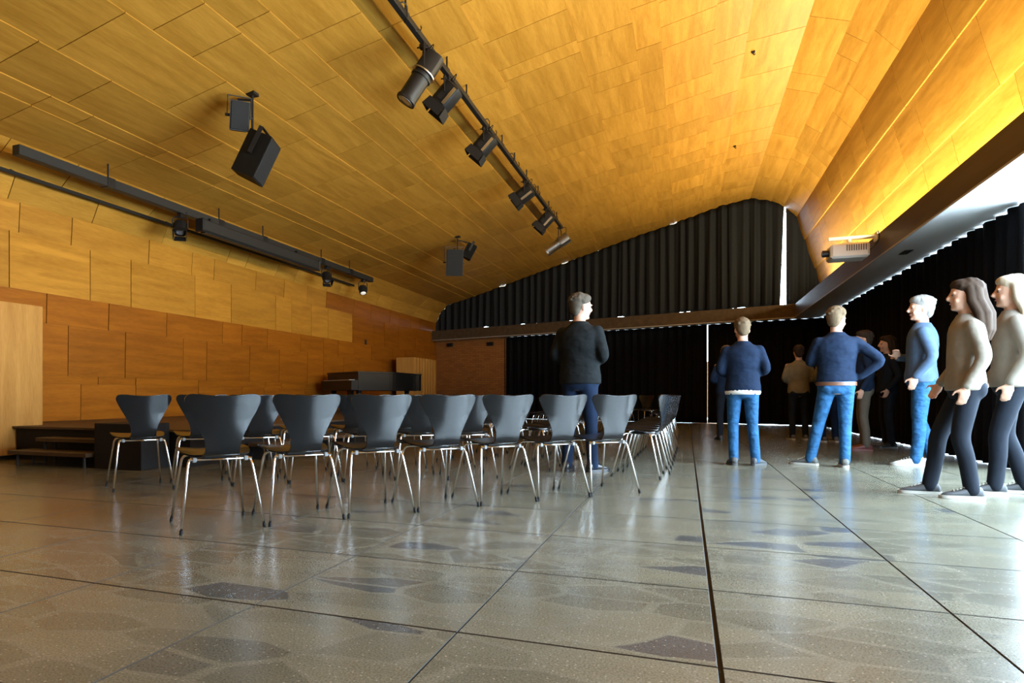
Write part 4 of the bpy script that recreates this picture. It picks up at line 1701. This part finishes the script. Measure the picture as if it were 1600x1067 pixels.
AF = {'l': ((-.262, -.05, 1.13), (-.10, .20, 1.06), (.8, .45, .05)), 'r': ((.262, -.05, 1.13), (.10, .21, 1.08), (-.8, .45, .05))}
person('man in a dark charcoal sweater standing among the chairs, back to the camera', (-1.03, 7.08), 78, 1.84, CHARC, JEANSD, HAIRG, LEATHER, LEATHER,
       head_yaw=-42, head_tilt=-4, arms=AF, bulk=1.12, voxel=.011, hem=None,
       stance={'l': {'ankle': (-.125, -.03, .085), 'yaw': 10}, 'r': {'ankle': (.125, .02, .085), 'yaw': -25}})
person('person in a navy sweater over a pale shirt, with light blue jeans, back turned', (.60, 8.40), 88, 1.66, NAVY, JEANS, HAIRB, DARKS, DARKS,
       head_yaw=12, head_tilt=-14, arms=AF, bulk=1.06, voxel=.011, hem=SHIRTW,
       stance={'l': {'ankle': (-.10, -.02, .085), 'yaw': 10}, 'r': {'ankle': (.14, .0, .085), 'yaw': -30}})
AK = {'l': ((-.255, .06, 1.14), (-.06, .20, 1.20), (.7, .3, .4)), 'r': ((.415, -.10, 1.16), (.215, -.03, .985), (-.55, .35, -.35))}
person('man in a navy sweater and brown belt, hand on hip, legs apart', (1.55, 8.56), 92, 1.76, NAVY, JEANS, HAIRB, GREYS, SOLEW,
       head_yaw=-38, head_tilt=-6, arms=AK, bulk=1.06, voxel=.011, belt=BROWNL,
       stance={'l': {'ankle': (-.235, .10, .085), 'knee': (-.150, .10, .48), 'yaw': 62}, 'r': {'ankle': (.075, -.03, .085), 'knee': (.09, .02, .49), 'yaw': -6}})
AP = {'l': ((-.262, -.09, 1.12), (-.205, .06, .92), (.12, .25, -1)), 'r': ((.26, -.02, 1.13), (.10, .20, 1.13), (-.6, .1, .6))}
person('silver-haired man in a slate blue top and jeans, facing the stage, white sneakers', (2.47, 9.06), 168, 1.90, SLATE, JEANS, HAIRS, WHITES, SOLEW,
       head_yaw=14, arms=AP, bulk=1.04, voxel=.011,
       stance={'l': {'ankle': (-.11, .05, .085), 'yaw': 4}, 'r': {'ankle': (.10, -.10, .085), 'yaw': -8}})
AW = {'l': ((-.232, -.07, 1.12), (-.225, .05, .89), (.02, .2, -1)), 'r': ((.232, -.03, 1.12), (.215, .12, .92), (-.1, .5, -.9))}
person('woman with dark hair, beige knit top and black trousers, walking towards the stage', (2.02, 6.36), 176, 1.68, BEIGE, BLACKT, HAIRD, DARKS, SOLEW,
       arms=AW, voxel=.010, female=True, longhair=True, bulk=.95,
       stance={'l': {'ankle': (-.09, -.02, .085), 'knee': (-.095, .06, .49), 'yaw': 4}, 'r': {'ankle': (.09, .22, .085), 'knee': (.095, .16, .49), 'yaw': -4}})
person('woman with long ash-blonde hair and taupe top at the edge of the room', (2.43, 6.70), 170, 1.74, BEIGE2, BLACKT, HAIRL, DARKS, SOLEW,
       arms=AW, voxel=.010, female=True, longhair=True, bulk=1.0,
       stance={'l': {'ankle': (-.10, .12, .085), 'knee': (-.10, .10, .49), 'yaw': 4}, 'r': {'ankle': (.09, -.10, .085), 'knee': (.095, .03, .49), 'yaw': -4}})
person('distant person in dark clothes standing beside the curtain slit', (.66, 12.95), 100, 1.66, NAVY2, BLACKT, HAIRB, LEATHER, LEATHER, arms=AF, voxel=.016, longhair=True, female=True)
person('distant person in a sand-coloured top behind the man with the belt', (1.88, 13.6), 95, 1.68, SAND, BLACKT, HAIRD, GREYS, SOLEW, arms=AF, voxel=.016)
person('distant person in an olive shirt in front of the back curtain', (2.26, 13.1), 110, 1.66, OLIVE, JEANSD, HAIRD, GREYS, SOLEW, arms=AF, voxel=.016, female=True)
person('person in khaki trousers and reddish shoes behind the man with the belt', (2.40, 11.35), 175, 1.72, NAVY2, KHAKI, HAIRD, REDL, REDL, arms=AW, voxel=.016)
person('person in black beside the window curtain, hands raised to the chest', (2.83, 11.95), 185, 1.68, BLACKT, BLACKT, HAIRD, LEATHER, LEATHER, arms=AP, voxel=.016, female=True, longhair=True)
